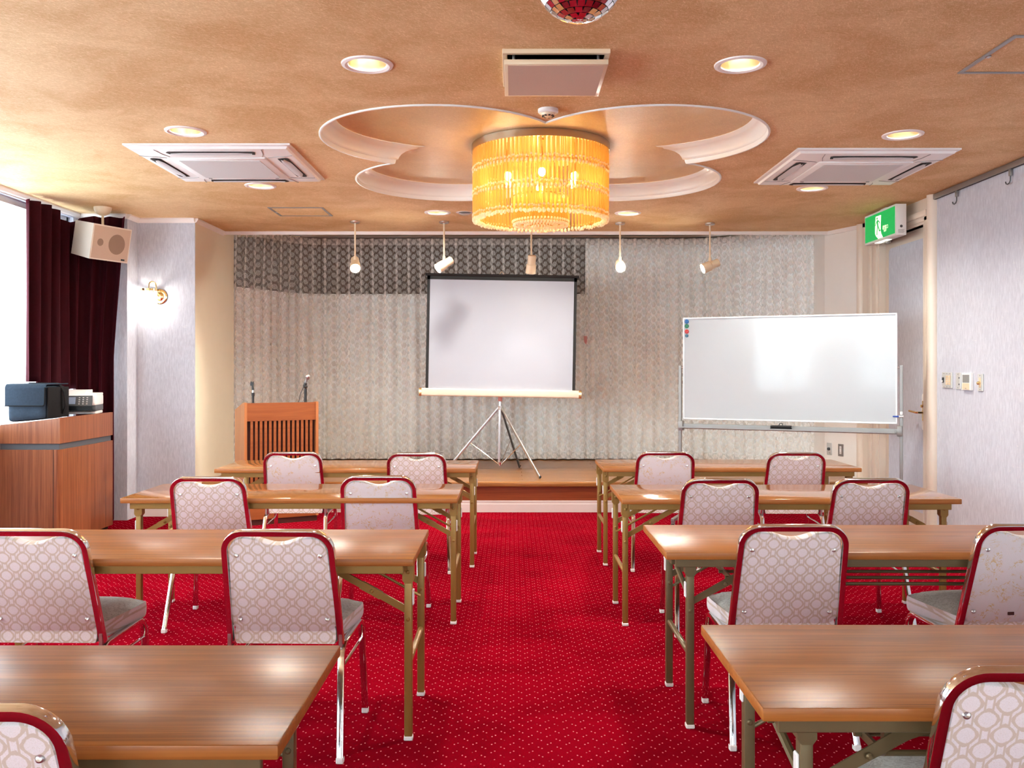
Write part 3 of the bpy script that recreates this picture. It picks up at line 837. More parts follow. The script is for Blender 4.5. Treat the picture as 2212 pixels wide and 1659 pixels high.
def chair(x, y, rz, fab, label):
    t = thing('banquet_chair', label, 'chair', (x, y, 0), rz, 'chrome banquet chairs at the folding tables')
    br = obj('backrest', CH['backrest' + fab], None, t)
    for sx, z in ((-.150, .727), (.150, .727), (-.160, .481), (.160, .481)):
        obj('screw', CH['screw'], None, br, (sx, lean(z) - .006, z - .002))
    obj('back_frame', CH['back_frame'], None, t); obj('seat', CH['seat'], None, t); obj('seat_pan', CH['seat_pan'], None, t)
    for s_ in (-1, 1):
        lg = obj('leg', CH['front%d' % s_], None, t); obj('foot_cap', CH['capf%d' % s_], None, lg)
        lg = obj('leg', CH['rear%d' % s_], None, t); obj('foot_cap', CH['capr%d' % s_], None, lg)
        obj('side_rail', CH['rail%d' % s_], None, t); obj('stretcher', CH['str%d' % s_], None, t); obj('bracket', CH['br%d' % s_], None, t)
    return t
for (x, y, a, fab, lb) in (
    (-1.503, 6.16, 1.5, 'B', 'pale floral banquet chair at the table in front of the lectern'),
    (-0.648, 6.10, 0, 'A', 'diamond pattern banquet chair in the row nearest the stage, left of the aisle'),
    (1.053, 6.17, 0, 'B', 'floral banquet chair in the row nearest the stage, right of the aisle'),
    (1.943, 6.14, 0, 'A', 'diamond pattern banquet chair under the middle of the whiteboard'),
    (-1.605, 4.74, 0, 'A', 'diamond pattern banquet chair in the second row, nearest the wooden console'),
    (-0.712, 4.78, 0, 'B', 'floral banquet chair in the second row, left of the aisle'),
    (1.08, 4.66, 0, 'A', 'diamond pattern banquet chair in the second row, right of the aisle'),
    (1.867, 4.67, 0, 'A', 'diamond pattern banquet chair in the second row, nearest the door'),
    (-1.71, 3.19, -1, 'A', 'diamond pattern banquet chair cut by the left edge of view, third row'),
    (-0.832, 3.18, -1.5, 'A', 'diamond pattern banquet chair in the third row, left of the aisle'),
    (1.03, 3.28, 0, 'A', 'diamond pattern banquet chair in the third row, right of the aisle'),
    (1.90, 3.30, 5, 'B', 'floral banquet chair with a dark label, cut by the right edge of view'),
    (-0.955, 1.515, 0, 'A', 'nearest banquet chair in the bottom left corner of view'),
    (1.022, 1.707, 0, 'A', 'nearest banquet chair in the bottom right corner of view')):
    c = chair(x, y, R(a), fab, lb)
    if 'dark label' in lb:
        obj('care_label', B().box(-.012, .012, -.0035, 0, -.006, .006), 'lectern_dark', c, (-.01, lean(.467) - .006, .467), 0)

# ------------------------------------------------------------------ folding tables
def table_meshes(inset, shelf, topmat='table_laminate'):
    D = {}
    b = B(); b.box(-.9, .9, -.3, .3, .672, .70, .004, 2)
    me = mesh_of('tabletop', b, [topmat, 'table_edge'])
    for p in me.polygons:
        if p.normal.z < .7: p.material_index = 1
    D['top'] = me
    om = 'olive_dark' if shelf else 'olive_metal'
    D['rail'] = mesh_of('apron_rail', B().box(-.86, .86, -.008, .008, .638, .672, .002, 1), om)
    D['end_rail'] = mesh_of('end_rail', B().box(-.008, .008, -.22, .24, .638, .672, .002, 1), om)
    D['leg'] = mesh_of('leg', B().box(-.0145, .0145, -.016, .016, .014, .655, .004, 2), om)
    D['cap'] = mesh_of('foot_cap', B().box(-.0165, .0165, -.018, .018, 0, .016, .003, 1), 'white_plastic')
    bb = B(); bb.prism([(-.021, -.02, .672), (.021, -.02, .672), (.021, -.02, .60), (.012, -.02, .588), (-.012, -.02, .588), (-.021, -.02, .60)], (0, .040, 0))
    D['bracket'] = mesh_of('leg_bracket', bb, om, 0)
    D['rivet'] = mesh_of('rivet', B().lathe([(.008, 0), (.008, -.003), (.004, -.006), (0, -.006)], n=10, axis='y'), om)
    D['clip'] = mesh_of('plastic_clip', B().box(-.004, .004, -.012, .012, -.03, .03, .003, 1), 'white_plastic')
    D['str'] = mesh_of('stretcher', B().cyl((0, -.19, .285), (0, .27, .285), .0115, None, 10), om)
    dx = .30 if not shelf else .30
    for s_ in (-1, 1):
        b = B(); p0 = Vector((0, 0, .485)); p1 = Vector((-s_ * dx, 0, .652)); d = (p1 - p0).normalized()
        if shelf:
            nn = Vector((-d.z, 0, d.x)) * (1 if s_ < 0 else 1)
            b.prism([p0 + nn * .012, p0 - nn * .012, p1 - d * .10 - nn * .016, p1 - nn * .034, p1 + d * .03 - nn * .034, p1 + d * .03 + nn * .018, p1 - d * .10 + nn * .016], (0, .004, 0))
            b.prism([p0 + nn * .004 + Vector((0, .004, 0)), p0 - nn * .004 + Vector((0, .004, 0)), p1 - nn * .004 + Vector((0, .004, 0)), p1 + nn * .004 + Vector((0, .004, 0))], (0, .004, 0))
        else:
            b.sweep([p0, p1], rect(.005, .0125), (0, 1, 0))
            mid = p0.lerp(p1, .42); b.sweep([mid - d * .035, mid + d * .05], rect(.008, .0145), (0, 1, 0))
        D['brace%d' % s_] = mesh_of('brace', b, om, 0)
        D['rod%d' % s_] = mesh_of('brace_rod', B().cyl((0, 0, .43), (-s_ * .34, 0, .62), .006, None, 8), om)
    if shelf:
        D['shelf_rod'] = mesh_of('shelf_rod', B().cyl((-.62, 0, .548), (.62, 0, .548), .007, None, 8), om)
        D['shelf_end'] = mesh_of('shelf_end', B().sweep(fillet([(0, -.17, .64), (0, -.17, .548), (0, .22, .548), (0, .22, .64)], .03), rect(.004, .01), (1, 0, 0)), om)
        D['side_tube'] = mesh_of('side_tube', B().sweep(fillet([(0, .27, .585), (0, .10, .57), (0, -.19, .50)], .15), circ(.011, 8), (1, 0, 0)), om)
    return D
TA = table_meshes(.03, False, 'table_gloss'); TA2 = table_meshes(.03, False); TB = table_meshes(.11, True)
def table(xc, ynear, D, insl, insr, shelf, label):
    t = thing('folding_table', label, 'table', (xc, ynear + .3, 0), 0, 'wood top folding tables')
    obj('tabletop', D['top'], None, t)
    for yy in (-.262, .262): obj('apron_rail', D['rail'], None, t, (0, yy, 0))
    for s_, ins in ((-1, insl), (1, insr)):
        lx = s_ * (.9 - ins)
        obj('end_rail', D['end_rail'], None, t, (s_ * (.86), 0, 0))
        for yy in (-.19, .27):
            lg = obj('leg', D['leg'], None, t, (lx, yy, 0)); obj('foot_cap', D['cap'], None, lg)
            obj('leg_bracket', D['bracket'], None, lg); obj('rivet', D['rivet'], None, lg, (0, -.020, .632)); obj('rivet', D['rivet'], None, lg, (0, -.016, .455))
            obj('plastic_clip', D['clip'], None, lg, (s_ * .017, 0, .535))
            br = obj('brace', D['brace%d' % s_], None, t, (lx - s_ * .008, yy + .004, 0)); obj('rivet', D['rivet'], None, br, (-s_ * .13, -.008, .557))
        obj('stretcher', D['str'], None, t, (lx, 0, 0))
        if shelf:
            obj('side_tube', D['side_tube'], None, t, (lx, 0, 0)); obj('shelf_end', D['shelf_end'], None, t, (s_ * .6, 0, 0))
            obj('brace_rod', D['rod%d' % s_], None, t, (lx, .27, 0))
        else:
            obj('brace_rod', D['rod%d' % s_], None, t, (lx, .24, 0))
    if shelf:
        for yy in (-.155, -.05, .06, .19): obj('shelf_rod', D['shelf_rod'], None, t, (0, yy, 0))
    return t
for (x, y, D, il, ir, sh, lb) in (
    (-1.152, 6.20, TA, .055, .028, False, 'folding table in front of the lectern, nearest the stage on the left'),
    (1.533, 6.26, TA, .028, .05, False, 'folding table in front of the whiteboard, nearest the stage on the right'),
    (-1.191, 4.80, TA, .06, .028, False, 'folding table in the second row left of the aisle'),
    (1.483, 4.767, TA, .03, .05, False, 'folding table in the second row right of the aisle'),
    (-1.258, 3.268, TA2, .06, .03, False, 'folding table without shelf rods, third row left of the aisle'),
    (1.479, 3.38, TB, .11, .11, True, 'folding table with shelf rods underneath, third row right of the aisle'),
    (-1.328, 1.648, TB, .12, .12, True, 'nearest folding table at the left bottom of view'),
    (1.409, 1.8275, TB, .12, .12, True, 'nearest folding table at the right bottom of view')):
    table(x, y, D, il, ir, sh, lb)

# ------------------------------------------------------------------ console with bag and printer
cx0, cx1, cy0, cy1 = XL + .012, -3.49, 6.95, 7.87
con = thing('console_cabinet', 'reddish wood console cabinet with a grey band under the window', 'cabinet', (0, 0, 0))
def ztop(x): return 1.012 - (cx1 - x) * .135
b = B(); b.prism([(cx0, cy0, .812), (cx1, cy0, .812), (cx1, cy0, 1.012), (cx0, cy0, ztop(cx0))], (0, .018, 0)); obj('side_panel', b, 'cabinet_wood', con)
b = B(); b.prism([(cx0, cy1 - .018, .812), (cx1, cy1 - .018, .812), (cx1, cy1 - .018, 1.012), (cx0, cy1 - .018, ztop(cx0))], (0, .018, 0)); obj('side_panel', b, 'cabinet_wood', con)
obj('front_panel', B().box(cx1 - .018, cx1, cy0 + .018, cy1 - .018, .812, 1.012), 'cabinet_wood', con)
b = B(); b.prism([(cx0, cy0 + .018, .94), (cx1 - .018, cy0 + .018, .985), (cx1 - .018, cy0 + .018, 1.000), (cx0, cy0 + .018, .955)], (0, cy1 - cy0 - .036, 0)); obj('top', b, 'cabinet_wood', con)
obj('band', B().box(cx0, cx1 - .012, cy0 + .012, cy1 - .012, .765, .812), 'grey_band', con)
r_ = .05; pts = [(cx0, cy1, .03), (cx0, cy0, .03)] + [(cx1 - r_ + r_ * math.sin(R(a)), cy0 + r_ - r_ * math.cos(R(a)), .03) for a in range(0, 91, 15)] + [(cx1, cy1, .03)]
obj('body', B().prism(pts, (0, 0, .735)), 'cabinet_wood', con)
obj('plinth', B().box(cx0, cx1 - .03, cy0 + .03, cy1 - .03, 0, .03), 'dark_slot', con)
obj('joint', B().box(cx1 - r_ - .002, cx1 - r_ + .001, cy0 - .001, cy0 + .004, .03, .765), 'dark_slot', con)
def ztab(x): return .955 + (x - cx0) * (.045 / (cx1 - .018 - cx0))

bag = thing('padded_bag', 'dark navy padded bag with a flap lying on the console', 'bag', (-3.802, 7.225, 0))
def pillow(b, hx, y0, y1, z0, z1, bulge=.012, zs=0.0):
    b.box(-1, 1, 0, 1, 0, 1); bmesh.ops.subdivide_edges(b.bm, edges=b.bm.edges, cuts=6, use_grid_fill=True)
    for v in b.bm.verts:
        x, y, z = v.co; ex = 1 - abs(x) ** 6; ey = 1 - abs(2 * y - 1) ** 6; ez = 1 - abs(2 * z - 1) ** 6
        q = (1 - ey) * (1 - ez)
        v.co = Vector((x * hx + math.copysign(bulge * ey * ez * (abs(x) > .95), x) * 1.0, y0 + y * (y1 - y0) + (2 * y - 1) * bulge * ex * ez * (abs(2 * y - 1) > .9) + .02 * math.sin(7 * x) * .15 * ez,
                        z0 + z * (z1 - z0) + (2 * z - 1) * bulge * .5 * ex * ey * (abs(2 * z - 1) > .9) + zs * x - .02 * (1 - ez) * (1 - ex) * z))
    return b
bz = .985
o = obj('body', pillow(B(), .150, -.17, .17, bz, 1.25, .010, .014), 'navy_fabric', bag, None, 60)
md = o.modifiers.new('soft', 'SUBSURF'); md.levels = 1; md.render_levels = 1
b = B()
fl = [(-.245, -.138, 1.10), (.235, -.138, 1.115)]
prof_ = []
for i in range(11):
    a = i / 10
    prof_.append((-.140, 1.105 + a * 2.0 * .13 / 2) if a < .01 else None)
path = fillet([(0, -.192, 1.10), (0, -.192, 1.268), (0, .175, 1.268)], .035, 6)
b.sweep(path, [(-.158, -.004), (.153, -.004), (.158, 0), (.153, .004), (-.158, .004)], (1, 0, 0)); obj('flap', b, 'navy_fabric', bag, None, 50)
obj('piping', B().sweep(fillet([(-.158, -.197, 1.10), (.152, -.197, 1.10), (.155, -.197, 1.245)], .02), circ(.0045, 6), (0, 1, 0)), 'black_fabric', bag)
obj('side_gusset', B().box(.152, .166, -.165, .168, 1.0, 1.245, .006), 'black_fabric', bag)
obj('strap', B().sweep(fillet([(.172, .06, 1.03), (.200, .05, 1.09), (.190, .05, 1.20), (.14, .05, 1.275), (-.1, .06, 1.277)], .04), rect(.018, .003), (0, 1, 0)), 'black_fabric', bag)

prn = thing('printer', 'white printer with a grey control panel behind the navy bag', 'printer', (-3.685, 7.63, 0), R(12))
pz = 1.006
obj('body', B().box(-.172, .172, -.12, .17, pz + .075, pz + .165, .014, 3), 'white_plastic', prn)
obj('base', B().box(-.168, .168, -.10, .16, pz + .004, pz + .03, .008), 'white_plastic', prn)
obj('paper_bay', B().box(-.16, .16, -.09, .15, pz + .03, pz + .078), 'black_plastic', prn)
obj('pillar', B().box(.140, .172, -.115, .16, pz + .03, pz + .08, .006), 'panel_grey', prn); obj('pillar', B().box(-.172, -.140, -.115, .16, pz + .03, pz + .08, .006), 'panel_grey', prn)
obj('scanner_lid', B().prism([(-.172, -.10, pz + .165), (-.172, .17, pz + .165), (-.172, .17, pz + .205), (-.172, -.02, pz + .205)], (.255, 0, 0)), 'white_plastic', prn)
obj('scanner_lid', B().box(.083, .170, -.06, .165, pz + .16, pz + .18, .006), 'white_plastic', prn)
cp_ = obj('control_panel', B().prism([(-.125, -.150, pz + .075), (.150, -.150, pz + .075), (.150, -.118, pz + .160), (-.125, -.118, pz + .160)], (0, .012, 0)), 'panel_grey', prn)
sl = lambda a: (-.1515 + .032 * a, pz + .075 + .085 * a)
(y1_, z1_), (y2_, z2_) = sl(.18), sl(.85)
obj('display', B().prism([(-.06, y1_, z1_), (.02, y1_, z1_), (.02, y2_, z2_), (-.055, y2_, z2_)], (0, .003, 0)), 'lcd', cp_)
km = mesh_of('key', B().box(-.006, .006, -.001, .001, -.004, .004), 'grey_grille', 0)
for i in range(3):
    for j in range(4):
        yk, zk = sl(.2 + .2 * j); obj('key', km, None, cp_, (.05 + i * .03, yk, zk))
obj('paper_tray', B().box(-.12, .15, -.19, -.05, pz + .028, pz + .036, .003), 'black_plastic', prn)

# ------------------------------------------------------------------ lectern with microphones
lec = thing('lectern', 'orange brown wooden lectern with a slatted front on the carpet', 'lectern', (-2.36, 7.94, 0), R(28))
LW, LD, LH = .664, .43, 1.09
for x0 in (0.0, LW - .024):
    b = B(); b.prism([(x0, 0, .05), (x0, LD, .05), (x0, LD, LH - .08), (x0, .06, LH), (x0, 0, LH)], (.024, 0, 0)); obj('side_panel', b, 'lectern_wood', lec)
obj('upper_panel', B().box(.024, LW - .024, .004, .022, .925, LH - .004), 'lectern_panel', lec)
obj('top_board', B().prism([(.024, .022, LH - .03), (.024, LD - .01, LH - .11), (.024, LD - .01, LH - .09), (.024, .022, LH - .01)], (LW - .048, 0, 0)), 'lectern_panel', lec)
obj('back_board', B().box(.024, LW - .024, .05, .062, .10, .93), 'lectern_dark', lec)
obj('lower_panel', B().box(.024, LW - .024, .004, .022, .05, .20), 'lectern_panel', lec)
ns = 15; pit = (LW - .048) / ns
sm_ = mesh_of('slat', B().box(-.0115, .0115, .006, .026, .20, .925, .001, 1), 'lectern_panel', 0)
for i in range(ns - 1): obj('slat', sm_, None, lec, (.024 + pit * (i + 1), 0, 0))
obj('plinth', B().box(.01, LW - .01, .015, LD - .02, 0, .05), 'lectern_dark', lec)
def on_lectern(x, y): 
    return (-2.36 + x * math.cos(R(28)) - y * math.sin(R(28)), 7.94 + x * math.sin(R(28)) + y * math.cos(R(28)))
zl = lambda y: LH - .01 - (y - .022) * (.08 / (LD - .032))
x_, y_ = on_lectern(.10, .12)
mc = thing('microphone_stand', 'short black microphone stand with an empty clip on the lectern', 'microphone stand', (x_, y_, zl(.12)))
obj('base', B().lathe([(.05, 0), (.05, .008), (.012, .018), (.011, .03)], n=20), 'black_plastic', mc)
obj('stem', B().cyl((0, 0, .02), (0, 0, .105), .0105), 'black_plastic', mc); obj('collar', B().cyl((0, 0, .085), (0, 0, .115), .014), 'black_plastic', mc)
obj('neck', B().cyl((0, 0, .115), (0, 0, .14), .009), 'chrome', mc); obj('joint', B().cyl((0, 0, .138), (-.004, 0, .178), .011, .009), 'black_plastic', mc)
obj('clip', B().prism([(-.022, -.012, .178), (.002, -.012, .175), (.006, -.012, .215), (.002, -.012, .217), (-.004, -.012, .20), (-.014, -.012, .217), (-.020, -.012, .215)], (0, .024, 0)), 'black_plastic', mc)
x_, y_ = on_lectern(.575, .12)
mc = thing('microphone_stand', 'black microphone stand holding the microphone on the lectern', 'microphone stand', (x_, y_, zl(.12)))
obj('base', B().lathe([(.05, 0), (.05, .008), (.012, .018), (.011, .03)], n=20), 'black_plastic', mc)
obj('stem', B().cyl((0, 0, .02), (.002, 0, .15), .013), 'black_plastic', mc); obj('knob', B().ball((.004, -.006, .165), .018), 'black_plastic', mc); obj('clip', B().cyl((-.01, 0, .165), (.004, 0, .20), .014, .016), 'black_plastic', mc)
mi_ = thing('microphone', 'silver grey handheld microphone on the right stand of the lectern', 'microphone', (x_, y_, zl(.12)))
obj('handle', B().cyl((-.014, 0, .165), (.012, 0, .235), .010, .014), 'grey_metal', mi_); obj('head', B().ball((.022, 0, .258), .022, 2, (1, 1, 1.15)), 'steel', mi_); obj('collar', B().cyl((.008, 0, .228), (.016, 0, .246), .015, .021), 'grey_metal', mi_)
obj('cable', B().sweep(fillet([(-.014, 0, .166), (-.045, 0, .10), (-.062, 0, .02), (-.07, .05, -.01)], .05), circ(.004, 6), (0, 1, 0)), 'panel_grey', mi_)

# ------------------------------------------------------------------ projection screen on tripod
scr = thing('projection_screen', 'white tripod projection screen with a black border on the stage', 'screen', (-.122, 9.35, STAGE_Z))
zc = 1.139 - STAGE_Z
ro = Matrix.Translation((0, 0, zc)) @ Matrix.Rotation(R(1.0), 4, 'Y') @ Matrix.Translation((0, 0, -zc))
sw, z0, z1 = .775, zc + .03, 2.355 - STAGE_Z
def rob(b): return b.xf(ro)
obj('screen_sheet', rob(B().box(-sw + .03, sw - .03, -.034, -.032, z0, z1 - .035)), 'screen_white', scr, None, 0)
bd = B(); bd.box(-sw, -sw + .03, -.0345, -.0315, z0, z1); bd.box(sw - .03, sw, -.0345, -.0315, z0, z1); bd.box(-sw, sw, -.0345, -.0315, z1 - .05, z1)
obj('border', rob(bd), 'screen_black', scr, None, 0)
obj('top_bar', rob(B().cyl((-sw - .02, -.033, z1), (sw + .02, -.033, z1), .014, None, 10)), 'screen_black', scr)
obj('case', rob(B().sweep([(-.815, -.03, zc), (.815, -.03, zc)], rect(.040, .034, .015, 3), (0, 0, 1))), 'screen_case', scr)
for s_ in (-1, 1): obj('end_cap', rob(B().sweep([(s_ * .812, -.03, zc), (s_ * .838, -.03, zc)], rect(.043, .037, .015, 3), (0, 0, 1))), 'brass', scr)
obj('hook', rob(B().sweep(fillet([(-.03, -.033, z1 + .01), (-.005, -.033, z1 + .05), (.02, -.033, z1 + .01)], .012), circ(.004, 6), (0, 1, 0))), 'cream_plastic', scr)
po = obj('pole', rob(B().sweep([(0, 0.02, .10), (0, .02, z1 + .01)], rect(.012, .012, .003, 2), (1, 0, 0))), 'steel', scr)
obj('saddle', rob(B().box(-.022, .022, -.02, .04, zc - .085, zc - .035, .006)), 'copper_print', po)
hubz = .685
obj('hub', B().cyl((0, .02, hubz - .02), (0, .02, hubz + .02), .024), 'chrome', scr)
obj('pole_foot', B().cyl((0, .02, .085), (0, .02, .12), .024), 'chrome', scr)
for a, mt in ((-48, 'steel'), (70, 'panel_grey'), (190, 'steel')):
    d = Vector((math.cos(R(a)), math.sin(R(a)), 0)); p0 = Vector((0, .02, hubz)) + d * .02; p1 = Vector((0, 0.02, .006)) + d * .60
    lg = obj('leg', B().sweep([p0, p1], rect(.013, .007, .003, 2), (0, 0, 1)), mt, scr)
    obj('foot_cap', B().ball(p1 + Vector((0, 0, .012)), .014, 1), 'black_plastic', lg)
    pm_ = p0.lerp(p1, .52); obj('brace', B().cyl(pm_, Vector((0, .02, .10)) + d * .02, .005, None, 6), 'chrome', lg)

# ------------------------------------------------------------------ whiteboard
WA = math.atan2(7.29 - 8.0, 3.116 - 1.527)
wbd = thing('whiteboard', 'large mobile whiteboard on a grey metal stand', 'whiteboard', (2.3215, 7.645, 0), WA)
HWB = .875; zb0, zb1 = .942, 1.843
obj('board', B().box(-HWB + .012, HWB - .012, -.012, .012, zb0 + .012, zb1 - .012), 'board_white', wbd, None, 0)
b = B()
for (x0, x1, q0, q1) in ((-HWB, HWB, zb1 - .014, zb1), (-HWB, HWB, zb0, zb0 + .014), (-HWB, -HWB + .014, zb0, zb1), (HWB - .014, HWB, zb0, zb1)): b.box(x0, x1, -.017, .017, q0, q1, .003, 1)
obj('board_frame', b, 'board_frame', wbd)
for s_ in (-1, 1):
    x = s_ * (HWB + .028)
    ps = obj('post', B().box(x - .013, x + .013, -.016, .016, .085, 1.42, .003, 1), 'grey_metal', wbd)
    obj('pivot', B().cyl((s_ * HWB, 0, 1.40), (x, 0, 1.40), .008), 'steel', ps)
    ft = obj('foot', B().box(x - .016, x + .016, -.28, .28, .07, .10, .004, 1), 'grey_metal', wbd)
    for yy in (-.26, .26):
        cs = obj('castor', B().cyl((x - .012, yy, .028), (x + .012, yy, .028), .028, None, 16), 'black_plastic', ft)
        obj('castor_fork', B().box(x - .016, x + .016, yy - .012, yy + .012, .03, .07, .003, 1), 'grey_metal', cs)
    obj('tray_bracket', B().box(x - .02 - s_ * .012, x + .02 - s_ * .012, -.05, .022, .845, .93, .006), 'grey_metal', wbd)
obj('tray', B().prism([(-HWB - .02, -.09, .872), (-HWB - .02, -.015, .862), (-HWB - .02, -.015, .905), (-HWB - .02, -.022, .905), (-HWB - .02, -.022, .872), (-HWB - .02, -.084, .880), (-HWB - .02, -.09, .884)], (HWB * 2 + .0, 0, 0)), 'grey_metal', wbd)
obj('crossbar', B().box(-HWB - .02, HWB + .02, -.012, .012, .86, .905, .003, 1), 'grey_metal', wbd)
obj('sticker', B().box(HWB + .018, HWB + .038, -.0175, -.016, 1.02, 1.045), 'white_plastic', wbd, None, 0)
def on_board(x, y, z):
    return (2.3215 + x * math.cos(WA) - y * math.sin(WA), 7.645 + x * math.sin(WA) + y * math.cos(WA), z)
for (dz, mt, rr, lb) in ((.035, 'magnet_blue', .019, 'blue round magnet at the top of the whiteboard corner'), (.075, 'magnet_green', .019, 'green round magnet below the blue one on the whiteboard'),
                         (.123, 'magnet_red', .019, 'red round magnet on the left of the whiteboard'), (.160, 'magnet_steelblue', .015, 'small grey blue magnet, lowest of four on the whiteboard')):
    o = obj('magnet', B().lathe([(rr, 0), (rr, -.004), (rr * .85, -.009), (rr * .5, -.010), (rr * .45, -.007), (0, -.007)], n=20, axis='y'), mt, None, on_board(-HWB + .034, -.012, zb1 - dz))
    o.rotation_euler = (0, 0, WA); tag(o, lb, 'magnet', 'magnets on the whiteboard')
er = thing('board_eraser', 'black whiteboard eraser lying in the tray', 'eraser', on_board(-.03, -.052, .878), WA)
obj('pad', B().box(-.085, .085, -.024, .024, 0, .016, .003), 'black_fabric', er); obj('shell', B().box(-.085, .085, -.024, .024, .016, .034, .006), 'black_plastic', er)
obj('grip', B().sweep(fillet([(-.014, 0, .032), (-.012, 0, .052), (.012, 0, .052), (.014, 0, .032)], .01), rect(.008, .003), (0, 1, 0)), 'black_plastic', er)
mk = thing('board_marker', 'blue capped marker clipped at the right edge of the whiteboard', 'marker', on_board(HWB + .01, -.030, 1.005), WA)
obj('barrel', B().cyl((0, 0, 0), (.035, 0, .002), .007), 'white_plastic', mk); obj('cap', B().cyl((-.045, 0, 0), (0, 0, 0), .006, .008), 'marker_blue', mk)

# ------------------------------------------------------------------ exit sign
ex = thing('exit_sign', 'green lit emergency exit sign hung above the door', 'exit sign', (3.255, 7.63, 2.525))
EL, EH, ET = .67, .265, .088
obj('housing', B().box(0, ET, 0, EL, 0, EH, .004), 'white_plastic', ex)
obj('face_frame', B().prism([(-.002, .0, 0), (-.002, EL, 0), (-.002, EL, EH), (-.002, 0, EH)], (.003, 0, 0)), 'white_plastic', ex)
fc = obj('face', B().box(-.006, -.001, .018, EL - .018, .018, EH - .018), 'exit_green', ex, None, 0)
def eu(u, v, d=-.0075): return (d, EL - .018 - u * (EL - .036), .018 + v * (EH - .036))
def plate(pts, d, mat, name): obj(name, B().prism([eu(u, v, d) for u, v in pts], (-.001, 0, 0)), mat, fc, None, 0)
plate([(.38, .895), (.56, .884), (.55, .55), (.55, .30), (.565, .17), (.626, 0), (.5, 0), (.466, 0), (.385, .138), (.355, .25), (.36, .595)], -.006, 'exit_white', 'doorway_mark')
def stroke(pts, w, d=-.0075, mat='exit_green', name='runner_mark'):
    asp = (EL - .036) / (EH - .036)
    for (a, c) in zip(pts[:-1], pts[1:]):
        ax, ay, bx_, by_ = a[0] * asp, a[1], c[0] * asp, c[1]; L = math.hypot(bx_ - ax, by_ - ay); nx, ny = -(by_ - ay) / L * w, (bx_ - ax) / L * w
        plate([((ax + nx) / asp, ay + ny), ((bx_ + nx) / asp, by_ + ny), ((bx_ - nx) / asp, by_ - ny), ((ax - nx) / asp, ay - ny)], d, mat, name)
plate([(.432 + .018 * math.cos(2 * PI * i / 16), .80 + .048 * math.sin(2 * PI * i / 16)) for i in range(16)], -.0075, 'exit_green', 'runner_mark')
stroke([(.438, .73), (.455, .50)], .055); stroke([(.43, .70), (.385, .60), (.372, .54)], .022); stroke([(.45, .71), (.50, .66), (.525, .57)], .022)
stroke([(.455, .50), (.435, .34), (.425, .16)], .030); stroke([(.46, .50), (.50, .36), (.505, .30), (.55, .30)], .030)
for (bd_, sz, vv) in (('非常口', .040, .345), ('EXIT', .026, .225)):
    text('lettering', bd_, sz, 'exit_white', fc, eu(.70, vv, -.0065), (R(90), 0, R(-90)))
obj('under_lamp', B().box(.02, .07, .25, .50, -.003, .004), 'exit_lamp', ex, None, 0)
obj('test_mark', B().prism([(.044 + .012 * math.cos(2 * PI * i / 14), -.0006, .075 + .012 * math.sin(2 * PI * i / 14)) for i in range(14)], (0, .001, 0)), 'panel_grey', ex, None, 0)
b = B()
for i in range(4): b.box(.018, .070 - .006 * (i % 2), -.0006, .0004, .044 - i * .008, .047 - i * .008)
obj('fine_print', b, 'grey_metal', ex, None, 0)
obj('hanger', B().box(.03, .06, .28, .40, EH, H - 2.525 + .0, .003), 'white_plastic', ex)
obj('pull_switch', B().box(.05, .09, .33, .38, -.025, 0, .006), 'grey_metal', ex)

# ------------------------------------------------------------------ switches and thermostat on the right wall, outlets on the pale wall
def wallplate(name, label, cat, y0, y1, z0, z1, mat, depth=.008):
    t = thing(name, label, cat, (XR, (y0 + y1) / 2, (z0 + z1) / 2)); w, h = (y1 - y0) / 2, (z1 - z0) / 2
    obj('plate', B().box(-depth, 0, -w, w, -h, h, .002, 1), mat, t); return t, w, h
scm = mesh_of('screw', B().cyl((0, 0, 0), (-.002, 0, 0), .003, None, 8), 'panel_grey', 0)
t, w, h = wallplate('switch_plate', 'wide steel switch plate with ivory rockers on the right wall', 'switch', 7.045, 7.21, 1.238, 1.362, 'switch_steel')
obj('breaker', B().box(-.014, -.007, .045, .07, -.02, .022, .002, 1), 'black_plastic', t); obj('breaker_lever', B().box(-.022, -.013, .052, .066, -.014, -.002, .001, 1), 'white_plastic', t)
for yy in (-.002, -.045):
    for i in range(4): obj('rocker', B().box(-.012, -.007, yy - .014, yy + .014, -.036 + i * .019, -.020 + i * .019, .001, 1), 'ivory', t)
for yy in (-.048, 0, .048):
    for zz in (-.052, .052): obj('screw', scm, None, t, (-.008, yy, zz))
t, w, h = wallplate('jack_plate', 'narrow steel jack plate left of the thermostat', 'jack plate', 6.912, 6.985, 1.233, 1.360, 'switch_steel')
for zz in (-.026, .024): obj('socket', B().box(-.010, -.007, -.024, -.010, zz - .006, zz + .006), 'panel_grey', t)
for zz in (-.052, .052): obj('screw', scm, None, t, (-.008, 0, zz))
t, w, h = wallplate('thermostat', 'white thermostat with a grey display on the right wall', 'thermostat', 6.73, 6.87, 1.228, 1.358, 'white_plastic', .022)
obj('display', B().box(-.0235, -.021, -.05, .052, -.008, .052, .001, 1), 'lcd_grey', t); obj('cover', B().box(-.0245, -.021, -.052, .054, -.060, -.011, .002, 1), 'cream_plastic', t); obj('logo', B().box(-.0252, -.024, -.012, .012, -.052, -.047), 'grey_metal', t)
t, w, h = wallplate('dimmer_switch', 'steel dimmer plate with an ivory knob, nearest the right edge', 'switch', 6.585, 6.66, 1.225, 1.352, 'switch_steel')
obj('slide', B().box(-.011, -.007, -.013, .013, -.036, .036, .002, 1), 'ivory', t); obj('knob', B().lathe([(.013, 0), (.012, -.016), (.009, -.02), (0, -.02)], (-.010, 0, -.004), 16, 'x'), 'brass', t)
for zz in (-.052, .052): obj('screw', scm, None, t, (-.008, 0, zz))
